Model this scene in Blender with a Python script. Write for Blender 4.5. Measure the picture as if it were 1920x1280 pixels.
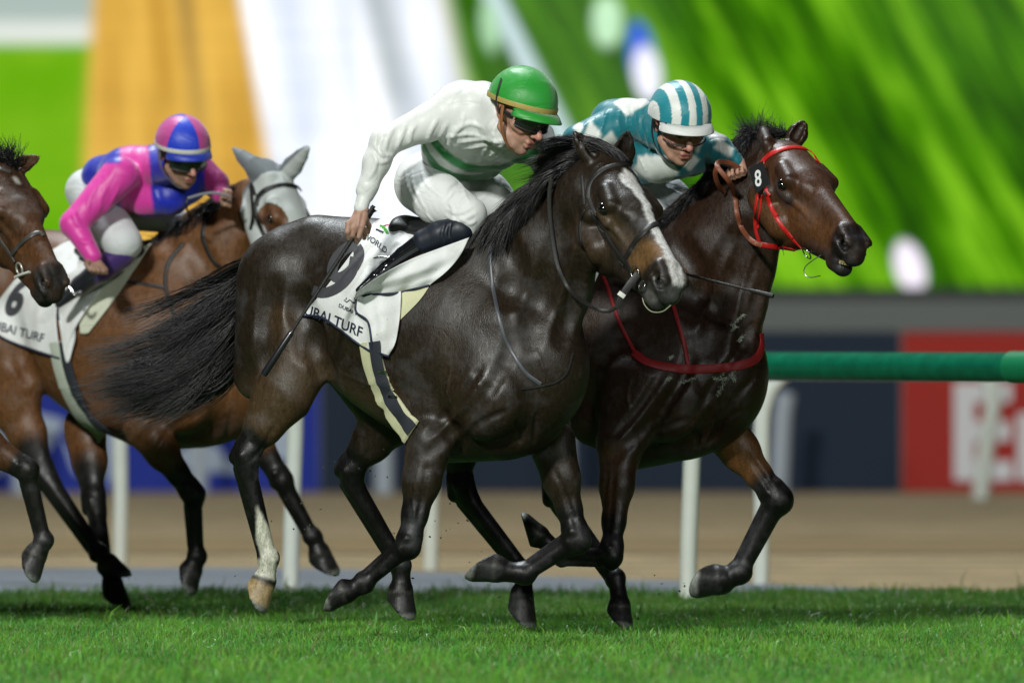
import bpy, bmesh, math, random, os
import numpy as np
import openvdb
from mathutils import Vector, Matrix

random.seed(7)
RNG = np.random.default_rng(11)
C = bpy.context.scene
for o in list(bpy.data.objects):
    bpy.data.objects.remove(o)

# ------------------------------------------------------------------ camera
CAM_Y, CAM_Z, FPX = -46.0, 1.245, 21150.0      # long telephoto, standing 46 m from the leading horse
HOR = 630.0
cam_d = bpy.data.cameras.new('camera')
cam = bpy.data.objects.new('camera', cam_d)
C.collection.objects.link(cam)
cam.location = (0, CAM_Y, CAM_Z)
cam.rotation_euler = (math.radians(90), 0, 0)
cam_d.sensor_width = 36.0
cam_d.lens = 36.0 * FPX / 1920.0
cam_d.shift_y = -10.0 / 1920.0
cam_d.clip_start = 1.0
cam_d.clip_end = 2000.0
cam_d.dof.use_dof = True
cam_d.dof.focus_distance = 45.75
cam_d.dof.aperture_fstop = 2.8
C.camera = cam

# ------------------------------------------------------------------ night sky and floodlights
W = bpy.data.worlds.new('World')
C.world = W
W.use_nodes = True
wb = W.node_tree.nodes['Background']
wb.inputs[0].default_value = (0.45, 0.55, 0.75, 1)
wb.inputs[1].default_value = 0.014
C.view_settings.view_transform = 'Standard'
C.view_settings.look = 'None'
C.view_settings.exposure = 0.0
C.view_settings.gamma = 1.0


def floodlight(name, loc, target, watts, size, col):
    """one bank of stadium floodlights on its mast"""
    l = bpy.data.lights.new(name, 'AREA')
    l.energy = watts
    l.shape = 'RECTANGLE'
    l.size = size
    l.size_y = size * 0.5
    l.color = col
    o = bpy.data.objects.new(name, l)
    C.collection.objects.link(o)
    o.location = loc
    d = Vector(target) - Vector(loc)
    o.rotation_euler = d.to_track_quat('-Z', 'Y').to_euler()
    return o


floodlight('floodlight', (-17, -42, 25), (0, 1, 1), 23000, 5.0, (0.98, 1.0, 0.95))
floodlight('floodlight', (15, -48, 17), (0, 1, 1), 6000, 5.0, (0.96, 1.0, 0.97))  # unseen bank, set low in front as added fill for faces and chests
floodlight('floodlight', (-6, 16, 32), (0, 0, 1), 13000, 7.0, (0.9, 0.97, 1.0))
floodlight('floodlight', (8, 62, 25), (4, 70, 0), 6000, 10.0, (0.98, 1.0, 0.93))


# ------------------------------------------------------------------ geometry helpers
def P(px, py, d=0.0):
    """the point that stands d metres behind the plane of the leading horse and is seen at photo position px, py"""
    Y = -CAM_Y + d
    return np.array([(px - 960.0) * Y / FPX, d, CAM_Z - (py - HOR) * Y / FPX], dtype=np.float64)


def U(r, d=0.0):
    return r * (-CAM_Y + d) / FPX


def smin(a, b, k):
    if k <= 0:
        return np.minimum(a, b)
    h = np.maximum(k - np.abs(a - b), 0.0) / k
    return np.minimum(a, b) - h * h * k * 0.25


Z3 = 1.3                    # the hooded horse runs this much further back than first paced out


def P3(px, py, d=0.0):
    return P(px, py, d + Z3)


class Field:
    """a body sculpted as a distance field of blended tapering limbs and muscles"""
    BIG = 0.08

    def __init__(s, h):
        s.h = h
        s.ops = []

    # op: 'u' blend in, 's' carve out, 'i' keep the inside of
    def cap(s, a, b, ra, rb, k=0.03, L=None, sc=1.0, op='u'):
        a = np.asarray(a, float); b = np.asarray(b, float)
        if L is not None:
            L = np.asarray(L, float); L = L / np.linalg.norm(L)
        s.ops.append((a, b, ra, rb, k, L, sc, op))

    def chain(s, pts, k=0.03, L=None, sc=1.0, op='u'):
        for (a, ra), (b, rb) in zip(pts[:-1], pts[1:]):
            s.cap(a, b, ra, rb, k, L, sc, op)

    def ball(s, a, r, k=0.03, L=None, sc=1.0, op='u'):
        s.cap(a, a, r, r, k, L, sc, op)

    def cut(s, p, n, rad, k=0.004):
        """shave everything beyond the plane through p with normal n, within rad of p"""
        n = np.asarray(n, float); n = n / np.linalg.norm(n)
        s.ops.append((np.asarray(p, float), n, rad, 0, k, None, 1.0, 'c'))

    def build(s, clamp=True):
        h = s.h
        lo = np.full(3, 1e9); hi = -lo
        for a, b, ra, rb, k, L, sc, op in s.ops:
            if op != 'u':
                continue
            m = max(ra, rb) * max(1, sc) + 3 * h
            lo = np.minimum(lo, np.minimum(a, b) - m); hi = np.maximum(hi, np.maximum(a, b) + m)
        s.lo = lo; n = np.ceil((hi - lo) / h).astype(int) + 1
        s.n = n
        ax = [(lo[i] + h * np.arange(n[i])).astype(np.float32) for i in range(3)]
        D = np.full(tuple(n), s.BIG, np.float32)
        s.ax = ax
        s.D = D
        for o in s.ops:
            s.run(o)
        return s

    def run(s, o):
        a, b, ra, rb, k, L, sc, op = o
        h = s.h; lo = s.lo; n = s.n; ax = s.ax; D = s.D
        if op == 'c':
            m = ra
            i0 = np.maximum(((a - m - lo) / h).astype(int), 0); i1 = np.minimum(((a + m - lo) / h).astype(int) + 2, n)
            sl = tuple(slice(i0[i], i1[i]) for i in range(3))
            X = ax[0][sl[0]][:, None, None] - a[0]; Yy = ax[1][sl[1]][None, :, None] - a[1]; Z = ax[2][sl[2]][None, None, :] - a[2]
            dpl = X * b[0] + Yy * b[1] + Z * b[2]
            rr = np.sqrt(X * X + Yy * Yy + Z * Z) - m
            v = np.maximum(-dpl, rr)        # region removed where negative
            v = -np.minimum(dpl, -rr)       # >0 keeps
            D[sl] = -smin(-D[sl], v, k)
            return
        m = max(ra, rb) * max(1, sc) + max(k, 2 * h) + h + (0.02 if op == 'u' else 0)
        i0 = np.maximum(((np.minimum(a, b) - m - lo) / h).astype(int), 0)
        i1 = np.minimum(((np.maximum(a, b) + m - lo) / h).astype(int) + 2, n)
        if np.any(i1 <= i0):
            return
        sl = tuple(slice(i0[i], i1[i]) for i in range(3))
        X = ax[0][sl[0]][:, None, None] - np.float32(a[0])
        Yy = ax[1][sl[1]][None, :, None] - np.float32(a[1])
        Z = ax[2][sl[2]][None, None, :] - np.float32(a[2])
        ba = b - a
        if L is not None and sc != 1.0:
            g = np.float32(1.0 / sc - 1.0)
            t = (X * np.float32(L[0]) + Yy * np.float32(L[1]) + Z * np.float32(L[2])) * g
            X = X + t * np.float32(L[0]); Yy = Yy + t * np.float32(L[1]); Z = Z + t * np.float32(L[2])
            ba = ba + (1.0 / sc - 1.0) * np.dot(ba, L) * L
        bb = float(np.dot(ba, ba))
        if bb > 1e-12:
            hh = np.clip((X * np.float32(ba[0]) + Yy * np.float32(ba[1]) + Z * np.float32(ba[2])) / np.float32(bb), 0, 1)
            d = np.sqrt((X - hh * np.float32(ba[0])) ** 2 + (Yy - hh * np.float32(ba[1])) ** 2 + (Z - hh * np.float32(ba[2])) ** 2) - (np.float32(ra) + np.float32(rb - ra) * hh)
        else:
            d = np.sqrt(X * X + Yy * Yy + Z * Z) - np.float32(ra)
        if sc < 1.0 and L is not None:
            d = d * np.float32(max(sc, 0.45) ** 0.5)
        if op == 'u':
            D[sl] = smin(D[sl], d, k)
        elif op == 's':
            D[sl] = -smin(-D[sl], d, k)
        elif op == 'i':
            D[sl] = -smin(-D[sl], -d, k)

    def stroke(s, pts, r, sink, k=.02, op='s', n=14, taper=True):
        """model a crease ('s') or a ridge ('u') into the surface along photo positions"""
        c = resample(np.asarray(pts, float), n)
        d, ok, bd = s.depth(c[:, 0], c[:, 1])
        d = np.where(ok, d, bd)
        Q = np.array([P(x, y, z) for (x, y), z in zip(c, d)])
        Nn = s.normal(Q)
        t = np.linspace(-1, 1, n)
        f = (1 - t ** 2) ** .5 if taper else np.ones(n)
        off = (r - sink * f) if op == 's' else -(r - sink * f)
        Q = Q + Nn * off[:, None]
        for i in range(n - 1):
            if ok[i] and ok[i + 1] and abs(d[i] - d[i + 1]) < .12:
                s.run((Q[i], Q[i + 1], r, r, k, None, 1.0, op))


    def sample(s, Q):
        """trilinear distance at points Q (N,3)"""
        q = (Q - s.lo) / s.h
        q = np.clip(q, 0, s.n - 1.001)
        i = q.astype(int); f = (q - i).astype(np.float32)
        x, y, z = i.T; fx, fy, fz = f.T
        D = s.D
        c = (D[x, y, z] * (1 - fx) + D[x + 1, y, z] * fx) * (1 - fy) + (D[x, y + 1, z] * (1 - fx) + D[x + 1, y + 1, z] * fx) * fy
        e = (D[x, y, z + 1] * (1 - fx) + D[x + 1, y, z + 1] * fx) * (1 - fy) + (D[x, y + 1, z + 1] * (1 - fx) + D[x + 1, y + 1, z + 1] * fx) * fy
        out = c * (1 - fz) + e * fz
        bad = np.any((Q < s.lo - s.h) | (Q > s.lo + s.h * s.n), axis=1)
        out[bad] = s.BIG
        return out

    def normal(s, Q):
        e = s.h
        g = np.stack([s.sample(Q + np.eye(3)[i] * e) - s.sample(Q - np.eye(3)[i] * e) for i in range(3)], 1)
        return g / (np.linalg.norm(g, axis=1)[:, None] + 1e-9)

    def depth(s, px, py, off=0.0):
        """distance behind the leading plane at which the surface (grown by off) is first met, nan where missed"""
        px = np.asarray(px, float).ravel(); py = np.asarray(py, float).ravel()
        d = np.full(px.shape, s.lo[1] - 0.02); done = np.zeros(px.shape, bool); end = s.lo[1] + s.h * s.n[1]
        best = np.full(px.shape, 1e9); bd = d.copy()
        for it in range(400):
            Q = np.stack([(px - 960) * (46 + d) / FPX, d, CAM_Z - (py - HOR) * (46 + d) / FPX], 1)
            v = s.sample(Q) - off
            u = v < best
            best[u] = v[u]; bd[u] = d[u]
            done |= v < 0.0007
            step = np.where(done, 0, np.maximum(v * 0.6, 0.0015))
            d = d + step
            if np.all(done | (d > end)):
                break
        return d, done, bd

    def mesh(s):
        g = openvdb.FloatGrid(s.BIG)
        g.copyFromArray(np.ascontiguousarray(np.clip(s.D, -s.BIG, s.BIG)))
        p, q = g.convertToQuads(isovalue=0.0)
        p = p * s.h + s.lo
        return np.asarray(p, np.float64), np.asarray(q)[:, ::-1]


# ------------------------------------------------------------------ object helpers
def link(o, parent=None):
    C.collection.objects.link(o)
    if parent is not None:
        o.parent = parent
    return o


def mesh_obj(name, V, F, mat, parent=None, smooth=True, col=None):
    me = bpy.data.meshes.new(name)
    V = np.asarray(V, np.float32)
    if isinstance(F, np.ndarray):
        nf, k = F.shape
        me.vertices.add(len(V)); me.vertices.foreach_set('co', V.ravel())
        me.loops.add(nf * k); me.loops.foreach_set('vertex_index', F.astype(np.int32).ravel())
        me.polygons.add(nf)
        me.polygons.foreach_set('loop_start', np.arange(nf, dtype=np.int32) * k)
        me.update(calc_edges=True)
    else:
        me.from_pydata([tuple(map(float, v)) for v in V], [], [tuple(map(int, f)) for f in F])
    if smooth:
        me.polygons.foreach_set('use_smooth', np.ones(len(me.polygons), bool))
    if col is not None:
        a = me.color_attributes.new('Col', 'FLOAT_COLOR', 'POINT')
        c4 = np.ones((len(V), 4), np.float32); c4[:, :col.shape[1]] = col
        a.data.foreach_set('color', c4.ravel())
    if mat is not None:
        me.materials.append(mat)
    me.validate(clean_customdata=False)
    o = bpy.data.objects.new(name, me)
    return link(o, parent)


def empty(name, label, cat, loc=(0, 0, 0), group=None):
    o = bpy.data.objects.new(name, None)
    C.collection.objects.link(o)
    o.empty_display_size = 0.1
    tag(o, label, cat, group)
    return o


def tag(o, label=None, cat=None, group=None, kind=None):
    if label: o['label'] = label
    if cat: o['category'] = cat
    if group: o['group'] = group
    if kind: o['kind'] = kind
    return o


class MB:
    """collects shapes for one mesh"""
    def __init__(s):
        s.V = []; s.F = []; s.n = 0

    def add(s, V, F):
        V = np.asarray(V, float)
        s.V.append(V); s.F += [tuple(i + s.n for i in f) for f in F]; s.n += len(V)

    def box(s, c, sz, R=None):
        c = np.asarray(c, float); sz = np.asarray(sz, float) / 2
        v = np.array([[x, y, z] for x in (-1, 1) for y in (-1, 1) for z in (-1, 1)]) * sz
        if R is not None:
            v = v @ np.asarray(R).T
        s.add(v + c, [(0, 1, 3, 2), (4, 6, 7, 5), (0, 4, 5, 1), (2, 3, 7, 6), (0, 2, 6, 4), (1, 5, 7, 3)])

    def tube(s, pts, r, n=10, caps=True, flat=None):
        pts = np.asarray(pts, float); m = len(pts)
        r = np.full(m, r) if np.isscalar(r) else np.asarray(r, float)
        T = np.gradient(pts, axis=0); T /= np.linalg.norm(T, axis=1)[:, None] + 1e-12
        up = np.array([0, 1, 0.03]) if abs(T[0][1]) < .9 else np.array([0, 0, 1.])
        V = []
        N = np.cross(T[0], up); N /= np.linalg.norm(N)
        for i in range(m):
            N = N - np.dot(N, T[i]) * T[i]; N /= np.linalg.norm(N) + 1e-12
            B = np.cross(T[i], N)
            for k in range(n):
                a = 2 * math.pi * k / n
                V.append(pts[i] + r[i] * (math.cos(a) * N + math.sin(a) * B * (flat or 1)))
        F = []
        for i in range(m - 1):
            for k in range(n):
                F.append((i * n + k, i * n + (k + 1) % n, (i + 1) * n + (k + 1) % n, (i + 1) * n + k))
        if caps:
            F.append(tuple(range(n - 1, -1, -1))); F.append(tuple((m - 1) * n + k for k in range(n)))
        s.add(V, F)

    def ribbon(s, pts, nrm, w, t):
        """a strap: pts centre line, nrm outward normals, w width, t thickness"""
        pts = np.asarray(pts, float); m = len(pts)
        w = np.full(m, w) if np.isscalar(w) else np.asarray(w, float)
        T = np.gradient(pts, axis=0); T /= np.linalg.norm(T, axis=1)[:, None] + 1e-12
        V = []
        for i in range(m):
            nn = nrm[i] - np.dot(nrm[i], T[i]) * T[i]; nn /= np.linalg.norm(nn) + 1e-12
            sd = np.cross(T[i], nn)
            e = t * 0.35
            for (a, b) in ((-.5, 0), (-.5, 1 - .35), (-.42, 1), (.42, 1), (.5, 1 - .35), (.5, 0)):
                V.append(pts[i] + sd * w[i] * a + nn * t * b)
        F = []
        for i in range(m - 1):
            for k in range(6):
                F.append((i * 6 + k, i * 6 + (k + 1) % 6, (i + 1) * 6 + (k + 1) % 6, (i + 1) * 6 + k))
        F.append((5, 4, 3, 2, 1, 0)); F.append(tuple((m - 1) * 6 + k for k in range(6)))
        s.add(V, F)

    def ellipsoid(s, c, R, rad, n=20, m=12, zmin=-1.0):
        R = np.asarray(R, float); V = []
        t0 = math.acos(max(-1, min(1, zmin)))
        for i in range(m + 1):
            th = t0 * i / m if zmin > -1 else math.pi * i / m
            for k in range(n):
                a = 2 * math.pi * k / n
                V.append(np.array([math.sin(th) * math.cos(a), math.sin(th) * math.sin(a), math.cos(th)]) * rad @ R + c)
        F = [(i * n + k, (i + 1) * n + k, (i + 1) * n + (k + 1) % n, i * n + (k + 1) % n) for i in range(m) for k in range(n)]
        s.add(V, F)

    def obj(s, name, mat, parent=None, smooth=True):
        V = np.concatenate(s.V) if s.V else np.zeros((0, 3))
        o = mesh_obj(name, V, s.F, mat, parent, smooth)
        bm = bmesh.new(); bm.from_mesh(o.data)
        bmesh.ops.remove_doubles(bm, verts=bm.verts, dist=1e-6)
        bmesh.ops.recalc_face_normals(bm, faces=bm.faces)
        bm.to_mesh(o.data); bm.free()
        if smooth:
            o.data.polygons.foreach_set('use_smooth', np.ones(len(o.data.polygons), bool))
            try:
                o.data.set_sharp_from_angle(angle=math.radians(50))
            except Exception:
                pass
        return o


def resample(pts, n):
    """smooth (Catmull-Rom) curve through pts, n samples"""
    p = np.asarray(pts, float)
    if len(p) == 2:
        t = np.linspace(0, 1, n)[:, None]
        return p[0] * (1 - t) + p[1] * t
    q = np.vstack([2 * p[0] - p[1], p, 2 * p[-1] - p[-2]])
    out = []
    L = np.r_[0, np.cumsum(np.linalg.norm(np.diff(p, axis=0), axis=1))]
    for s in np.linspace(0, L[-1], n):
        i = min(np.searchsorted(L, s, side='right') - 1, len(p) - 2)
        t = (s - L[i]) / (L[i + 1] - L[i] + 1e-12)
        a, b, c, d = q[i], q[i + 1], q[i + 2], q[i + 3]
        out.append(.5 * ((2 * b) + (c - a) * t + (2 * a - 5 * b + 4 * c - d) * t * t + (3 * b - a - 3 * c + d) * t ** 3))
    return np.array(out)


def drape(F, pts, n=24, off=0.003, smooth=2, fallback=None):
    """lay a curve, given by photo positions, on the surface of a body"""
    c = resample(np.asarray(pts, float)[:, :2], n)
    d, ok, bd = F.depth(c[:, 0], c[:, 1], off)
    d = np.where(ok, d, bd)
    for _ in range(smooth):
        d[1:-1] = np.minimum(d[1:-1], 0.25 * d[:-2] + 0.5 * d[1:-1] + 0.25 * d[2:])
    Q = np.array([P(x, y, z) for (x, y), z in zip(c, d)])
    N = F.normal(Q)
    fl = np.sum(N * N, 1) < .2
    N[fl] = (0, -1, 0)
    return Q, N


def strap(F, pts, w, t=0.004, n=24, off=0.002, mb=None):
    mb = mb or MB()
    Q, N = drape(F, pts, n, off)
    c = resample(np.asarray(pts, float)[:, :2], n)
    ok = F.depth(c[:, 0], c[:, 1], off)[1]
    i = np.where(ok)[0]
    if len(i) > 3:
        Q, N = Q[i[0]:i[-1] + 1], N[i[0]:i[-1] + 1]
    mb.ribbon(Q, N, w, t)
    return mb


def patch(F, top, right, bottom, left, nu=60, nv=50, off=0.008, bump=None, smooth=6, dfun=None):
    """cloth between four edge curves in photo positions, laid on body F; returns verts grid and px grid"""
    T = resample(top, nu); B = resample(bottom, nu); Lf = resample(left, nv); R = resample(right, nv)
    u = np.linspace(0, 1, nu)[None, :, None]; v = np.linspace(0, 1, nv)[:, None, None]
    G = (1 - v) * T[None] + v * B[None] + (1 - u) * Lf[:, None] + u * R[:, None] - (
        (1 - u) * (1 - v) * T[0] + u * (1 - v) * T[-1] + (1 - u) * v * B[0] + u * v * B[-1])
    if F is not None:
        d, ok, bd = F.depth(G[..., 0], G[..., 1], off)
        d = np.where(ok, d, bd).reshape(nv, nu)
        for _ in range(smooth):
            e = np.pad(d, 1, mode='edge')
            a = (e[:-2, 1:-1] + e[2:, 1:-1] + e[1:-1, :-2] + e[1:-1, 2:]) / 4
            d = np.minimum(d, a) * .7 + a * .3 if _ < smooth - 2 else np.minimum(d, a)
    else:
        d = dfun(G[..., 0], G[..., 1])
    if bump is not None:
        d = d - bump(G[..., 0], G[..., 1], np.broadcast_to(u[..., 0], d.shape), np.broadcast_to(v[..., 0], d.shape))
    V = np.stack([(G[..., 0] - 960) * (46 + d) / FPX, d, CAM_Z - (G[..., 1] - HOR) * (46 + d) / FPX], -1)
    return V, G, d


def grid_shell(V, t):
    """closed sheet of thickness t from a vertex grid (behind it)"""
    nv, nu, _ = V.shape
    dy = np.zeros_like(V); dy[..., 1] = t
    A = V.reshape(-1, 3); B = (V + dy).reshape(-1, 3)
    n = nv * nu
    idx = np.arange(n).reshape(nv, nu)
    F = []
    for i in range(nv - 1):
        for j in range(nu - 1):
            a, b, c, e = idx[i, j], idx[i, j + 1], idx[i + 1, j + 1], idx[i + 1, j]
            F.append((a, e, c, b)); F.append((a + n, b + n, c + n, e + n))
    ring = list(idx[0, :]) + list(idx[1:, -1]) + list(idx[-1, -2::-1]) + list(idx[-2:0:-1, 0])
    for p, q in zip(ring, ring[1:] + ring[:1]):
        F.append((p, q, q + n, p + n))
    return np.vstack([A, B]), F


def soften(col, Q, it=1):
    """pigment edges bleed over the neighbouring points"""
    for _ in range(it):
        acc = np.zeros_like(col); cnt = np.zeros(len(col))
        m = col[Q].mean(1)
        for k in range(Q.shape[1]):
            for c in range(3):
                acc[:, c] += np.bincount(Q[:, k], m[:, c], len(col))
            cnt += np.bincount(Q[:, k], minlength=len(col))
        col = acc / np.maximum(cnt, 1)[:, None]
    return col


def brushes(V, base, br):
    """pigment of a coat: base colour, then capsule shaped patches (a, b, r, soft, colour)"""
    col = np.tile(np.asarray(base, float), (len(V), 1))
    for a, b, r, soft, c in br:
        a = np.asarray(a, float); b = np.asarray(b, float)
        ba = b - a
        hh = np.clip(((V - a) @ ba) / (ba @ ba + 1e-12), 0, 1)
        dd = np.linalg.norm(V - a - hh[:, None] * ba, axis=1)
        w = np.clip((r + soft - dd) / (soft + 1e-9), 0, 1)
        w = (w * w * (3 - 2 * w))[:, None]
        col = col * (1 - w) + np.asarray(c, float) * w
    return col


# ------------------------------------------------------------------ materials
def nt(name):
    m = bpy.data.materials.new(name)
    m.use_nodes = True
    n = m.node_tree
    b = n.nodes['Principled BSDF']
    return m, n, b


def N_(n, typ, **kw):
    x = n.nodes.new(typ)
    for k, v in kw.items():
        if k.startswith('i_'):
            x.inputs[k[2:].replace('_', ' ')].default_value = v
        else:
            setattr(x, k, v)
    return x


def simple(name, col, rough=0.5, metal=0.0, noise=0.15, nscale=40.0, bump=0.0, spec=0.5, coat=0.0, bscale=None, sheen=0.0):
    m, n, b = nt(name)
    b.inputs['Roughness'].default_value = rough
    b.inputs['Metallic'].default_value = metal
    b.inputs['Specular IOR Level'].default_value = spec
    b.inputs['Coat Weight'].default_value = coat
    b.inputs['Sheen Weight'].default_value = sheen
    tc = N_(n, 'ShaderNodeTexCoord')
    nz = N_(n, 'ShaderNodeTexNoise'); nz.inputs['Scale'].default_value = nscale; nz.inputs['Detail'].default_value = 4
    n.links.new(tc.outputs['Object'], nz.inputs['Vector'])
    mx = N_(n, 'ShaderNodeMix', data_type='RGBA')
    mx.inputs['A'].default_value = (*[c * (1 - noise) for c in col], 1)
    mx.inputs['B'].default_value = (*[min(1, c * (1 + noise)) for c in col], 1)
    n.links.new(nz.outputs['Fac'], mx.inputs['Factor'])
    n.links.new(mx.outputs['Result'], b.inputs['Base Color'])
    if bump:
        n2 = N_(n, 'ShaderNodeTexNoise'); n2.inputs['Scale'].default_value = bscale or nscale; n2.inputs['Detail'].default_value = 5
        n.links.new(tc.outputs['Object'], n2.inputs['Vector'])
        bp = N_(n, 'ShaderNodeBump'); bp.inputs['Strength'].default_value = 1.0; bp.inputs['Distance'].default_value = bump
        n.links.new(n2.outputs['Fac'], bp.inputs['Height'])
        n.links.new(bp.outputs['Normal'], b.inputs['Normal'])
    return m


def emis(name, col, s):
    m, n, b = nt(name)
    b.inputs['Base Color'].default_value = (0, 0, 0, 1)
    b.inputs['Emission Color'].default_value = (*col, 1)
    b.inputs['Emission Strength'].default_value = s
    return m


def coat_mat(name, rough=0.43, spec=0.37, fine=0.0009, sweat=0.35, sweatcol=(0.30, 0.31, 0.33), hairdir=(1, 1, .35)):
    """short horse hair: pigment from the Col attribute, fine lie of the hair, damp glossy patches"""
    m, n, b = nt(name)
    L = n.links.new
    at = N_(n, 'ShaderNodeAttribute', attribute_name='Col')
    tc = N_(n, 'ShaderNodeTexCoord')
    mp = N_(n, 'ShaderNodeMapping'); mp.inputs['Scale'].default_value = hairdir
    L(tc.outputs['Object'], mp.inputs['Vector'])
    big = N_(n, 'ShaderNodeTexNoise'); big.inputs['Scale'].default_value = 7; big.inputs['Detail'].default_value = 5; big.inputs['Roughness'].default_value = .6
    L(tc.outputs['Object'], big.inputs['Vector'])
    fin = N_(n, 'ShaderNodeTexNoise'); fin.inputs['Scale'].default_value = 260; fin.inputs['Detail'].default_value = 3
    L(mp.outputs['Vector'], fin.inputs['Vector'])
    med = N_(n, 'ShaderNodeTexNoise'); med.inputs['Scale'].default_value = 75; med.inputs['Detail'].default_value = 6; med.inputs['Roughness'].default_value = .65
    L(mp.outputs['Vector'], med.inputs['Vector'])
    # pigment variation
    mr = N_(n, 'ShaderNodeMapRange'); mr.inputs['From Min'].default_value = .3; mr.inputs['From Max'].default_value = .7
    mr.inputs['To Min'].default_value = .65; mr.inputs['To Max'].default_value = 1.35
    L(med.outputs['Fac'], mr.inputs['Value'])
    mr2 = N_(n, 'ShaderNodeMapRange'); mr2.inputs['From Min'].default_value = .3; mr2.inputs['From Max'].default_value = .7
    mr2.inputs['To Min'].default_value = .7; mr2.inputs['To Max'].default_value = 1.3
    L(fin.outputs['Fac'], mr2.inputs['Value'])
    mu = N_(n, 'ShaderNodeMath', operation='MULTIPLY'); L(mr.outputs[0], mu.inputs[0]); L(mr2.outputs[0], mu.inputs[1])
    vm = N_(n, 'ShaderNodeVectorMath', operation='SCALE'); L(at.outputs['Color'], vm.inputs[0]); L(mu.outputs[0], vm.inputs['Scale'])
    # dusty / salty sweat film in patches
    sr = N_(n, 'ShaderNodeMapRange'); sr.inputs['From Min'].default_value = .52; sr.inputs['From Max'].default_value = .75
    sr.inputs['To Min'].default_value = 0; sr.inputs['To Max'].default_value = sweat * .35
    L(big.outputs['Fac'], sr.inputs['Value'])
    mx = N_(n, 'ShaderNodeMix', data_type='RGBA'); L(sr.outputs[0], mx.inputs['Factor']); L(vm.outputs[0], mx.inputs['A'])
    mx.inputs['B'].default_value = (*sweatcol, 1)
    L(mx.outputs['Result'], b.inputs['Base Color'])
    rr = N_(n, 'ShaderNodeMapRange'); rr.inputs['From Min'].default_value = .35; rr.inputs['From Max'].default_value = .65
    rr.inputs['To Min'].default_value = rough - .12; rr.inputs['To Max'].default_value = rough + .12
    mbm = N_(n, 'ShaderNodeMix'); mbm.inputs['Factor'].default_value = .5
    L(big.outputs['Fac'], mbm.inputs['A']); L(med.outputs['Fac'], mbm.inputs['B']); L(mbm.outputs['Result'], rr.inputs['Value']); L(rr.outputs[0], b.inputs['Roughness'])
    b.inputs['Specular IOR Level'].default_value = spec
    b1 = N_(n, 'ShaderNodeBump'); b1.inputs['Distance'].default_value = fine; b1.inputs['Strength'].default_value = 1
    L(fin.outputs['Fac'], b1.inputs['Height'])
    b2 = N_(n, 'ShaderNodeBump'); b2.inputs['Distance'].default_value = fine * 1.1; b2.inputs['Strength'].default_value = .7
    L(med.outputs['Fac'], b2.inputs['Height']); L(b1.outputs['Normal'], b2.inputs['Normal'])
    b3 = N_(n, 'ShaderNodeBump'); b3.inputs['Distance'].default_value = fine * 7; b3.inputs['Strength'].default_value = .7
    L(big.outputs['Fac'], b3.inputs['Height']); L(b2.outputs['Normal'], b3.inputs['Normal'])
    L(b3.outputs['Normal'], b.inputs['Normal'])
    return m


def cloth_mat(name, rough=0.38, wr=0.004, scale=(14, 14, 14), spec=0.5, sheen=.3, weave=900, aniso=0.0):
    """silk or stretch cloth: colour from the Col attribute, soft folds and weave"""
    m, n, b = nt(name)
    L = n.links.new
    at = N_(n, 'ShaderNodeAttribute', attribute_name='Col')
    tc = N_(n, 'ShaderNodeTexCoord')
    mp = N_(n, 'ShaderNodeMapping'); mp.inputs['Scale'].default_value = scale
    mp.inputs['Rotation'].default_value = (0.3, 0.5, 0.4)
    L(tc.outputs['Object'], mp.inputs['Vector'])
    nz = N_(n, 'ShaderNodeTexNoise'); nz.inputs['Scale'].default_value = 1; nz.inputs['Detail'].default_value = 1.5; nz.inputs['Distortion'].default_value = .8
    L(mp.outputs['Vector'], nz.inputs['Vector'])
    # ridged folds
    ab = N_(n, 'ShaderNodeMath', operation='SUBTRACT'); L(nz.outputs['Fac'], ab.inputs[0]); ab.inputs[1].default_value = .5
    a2 = N_(n, 'ShaderNodeMath', operation='ABSOLUTE'); L(ab.outputs[0], a2.inputs[0])
    a3 = N_(n, 'ShaderNodeMath', operation='POWER'); L(a2.outputs[0], a3.inputs[0]); a3.inputs[1].default_value = .7
    fn = N_(n, 'ShaderNodeTexNoise'); fn.inputs['Scale'].default_value = weave; fn.inputs['Detail'].default_value = 2
    L(tc.outputs['Object'], fn.inputs['Vector'])
    L(at.outputs['Color'], b.inputs['Base Color'])
    b.inputs['Roughness'].default_value = rough
    b.inputs['Specular IOR Level'].default_value = spec
    b.inputs['Sheen Weight'].default_value = sheen
    b.inputs['Anisotropic'].default_value = aniso
    b1 = N_(n, 'ShaderNodeBump'); b1.inputs['Distance'].default_value = wr; b1.inputs['Strength'].default_value = 1
    L(a3.outputs[0], b1.inputs['Height'])
    b2 = N_(n, 'ShaderNodeBump'); b2.inputs['Distance'].default_value = .0003; b2.inputs['Strength'].default_value = .6
    L(fn.outputs['Fac'], b2.inputs['Height']); L(b1.outputs['Normal'], b2.inputs['Normal'])
    L(b2.outputs['Normal'], b.inputs['Normal'])
    return m


def hair_mat(name, col, rough=.35):
    m, n, b = nt(name)
    b.inputs['Base Color'].default_value = (*col, 1)
    b.inputs['Roughness'].default_value = rough
    b.inputs['Specular IOR Level'].default_value = .6
    tc = N_(n, 'ShaderNodeTexCoord')
    nz = N_(n, 'ShaderNodeTexNoise'); nz.inputs['Scale'].default_value = 90
    n.links.new(tc.outputs['Object'], nz.inputs['Vector'])
    mx = N_(n, 'ShaderNodeMix', data_type='RGBA')
    mx.inputs['A'].default_value = (*[c * .5 for c in col], 1); mx.inputs['B'].default_value = (*[c * 1.8 for c in col], 1)
    n.links.new(nz.outputs['Fac'], mx.inputs['Factor']); n.links.new(mx.outputs['Result'], b.inputs['Base Color'])
    return m
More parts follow.
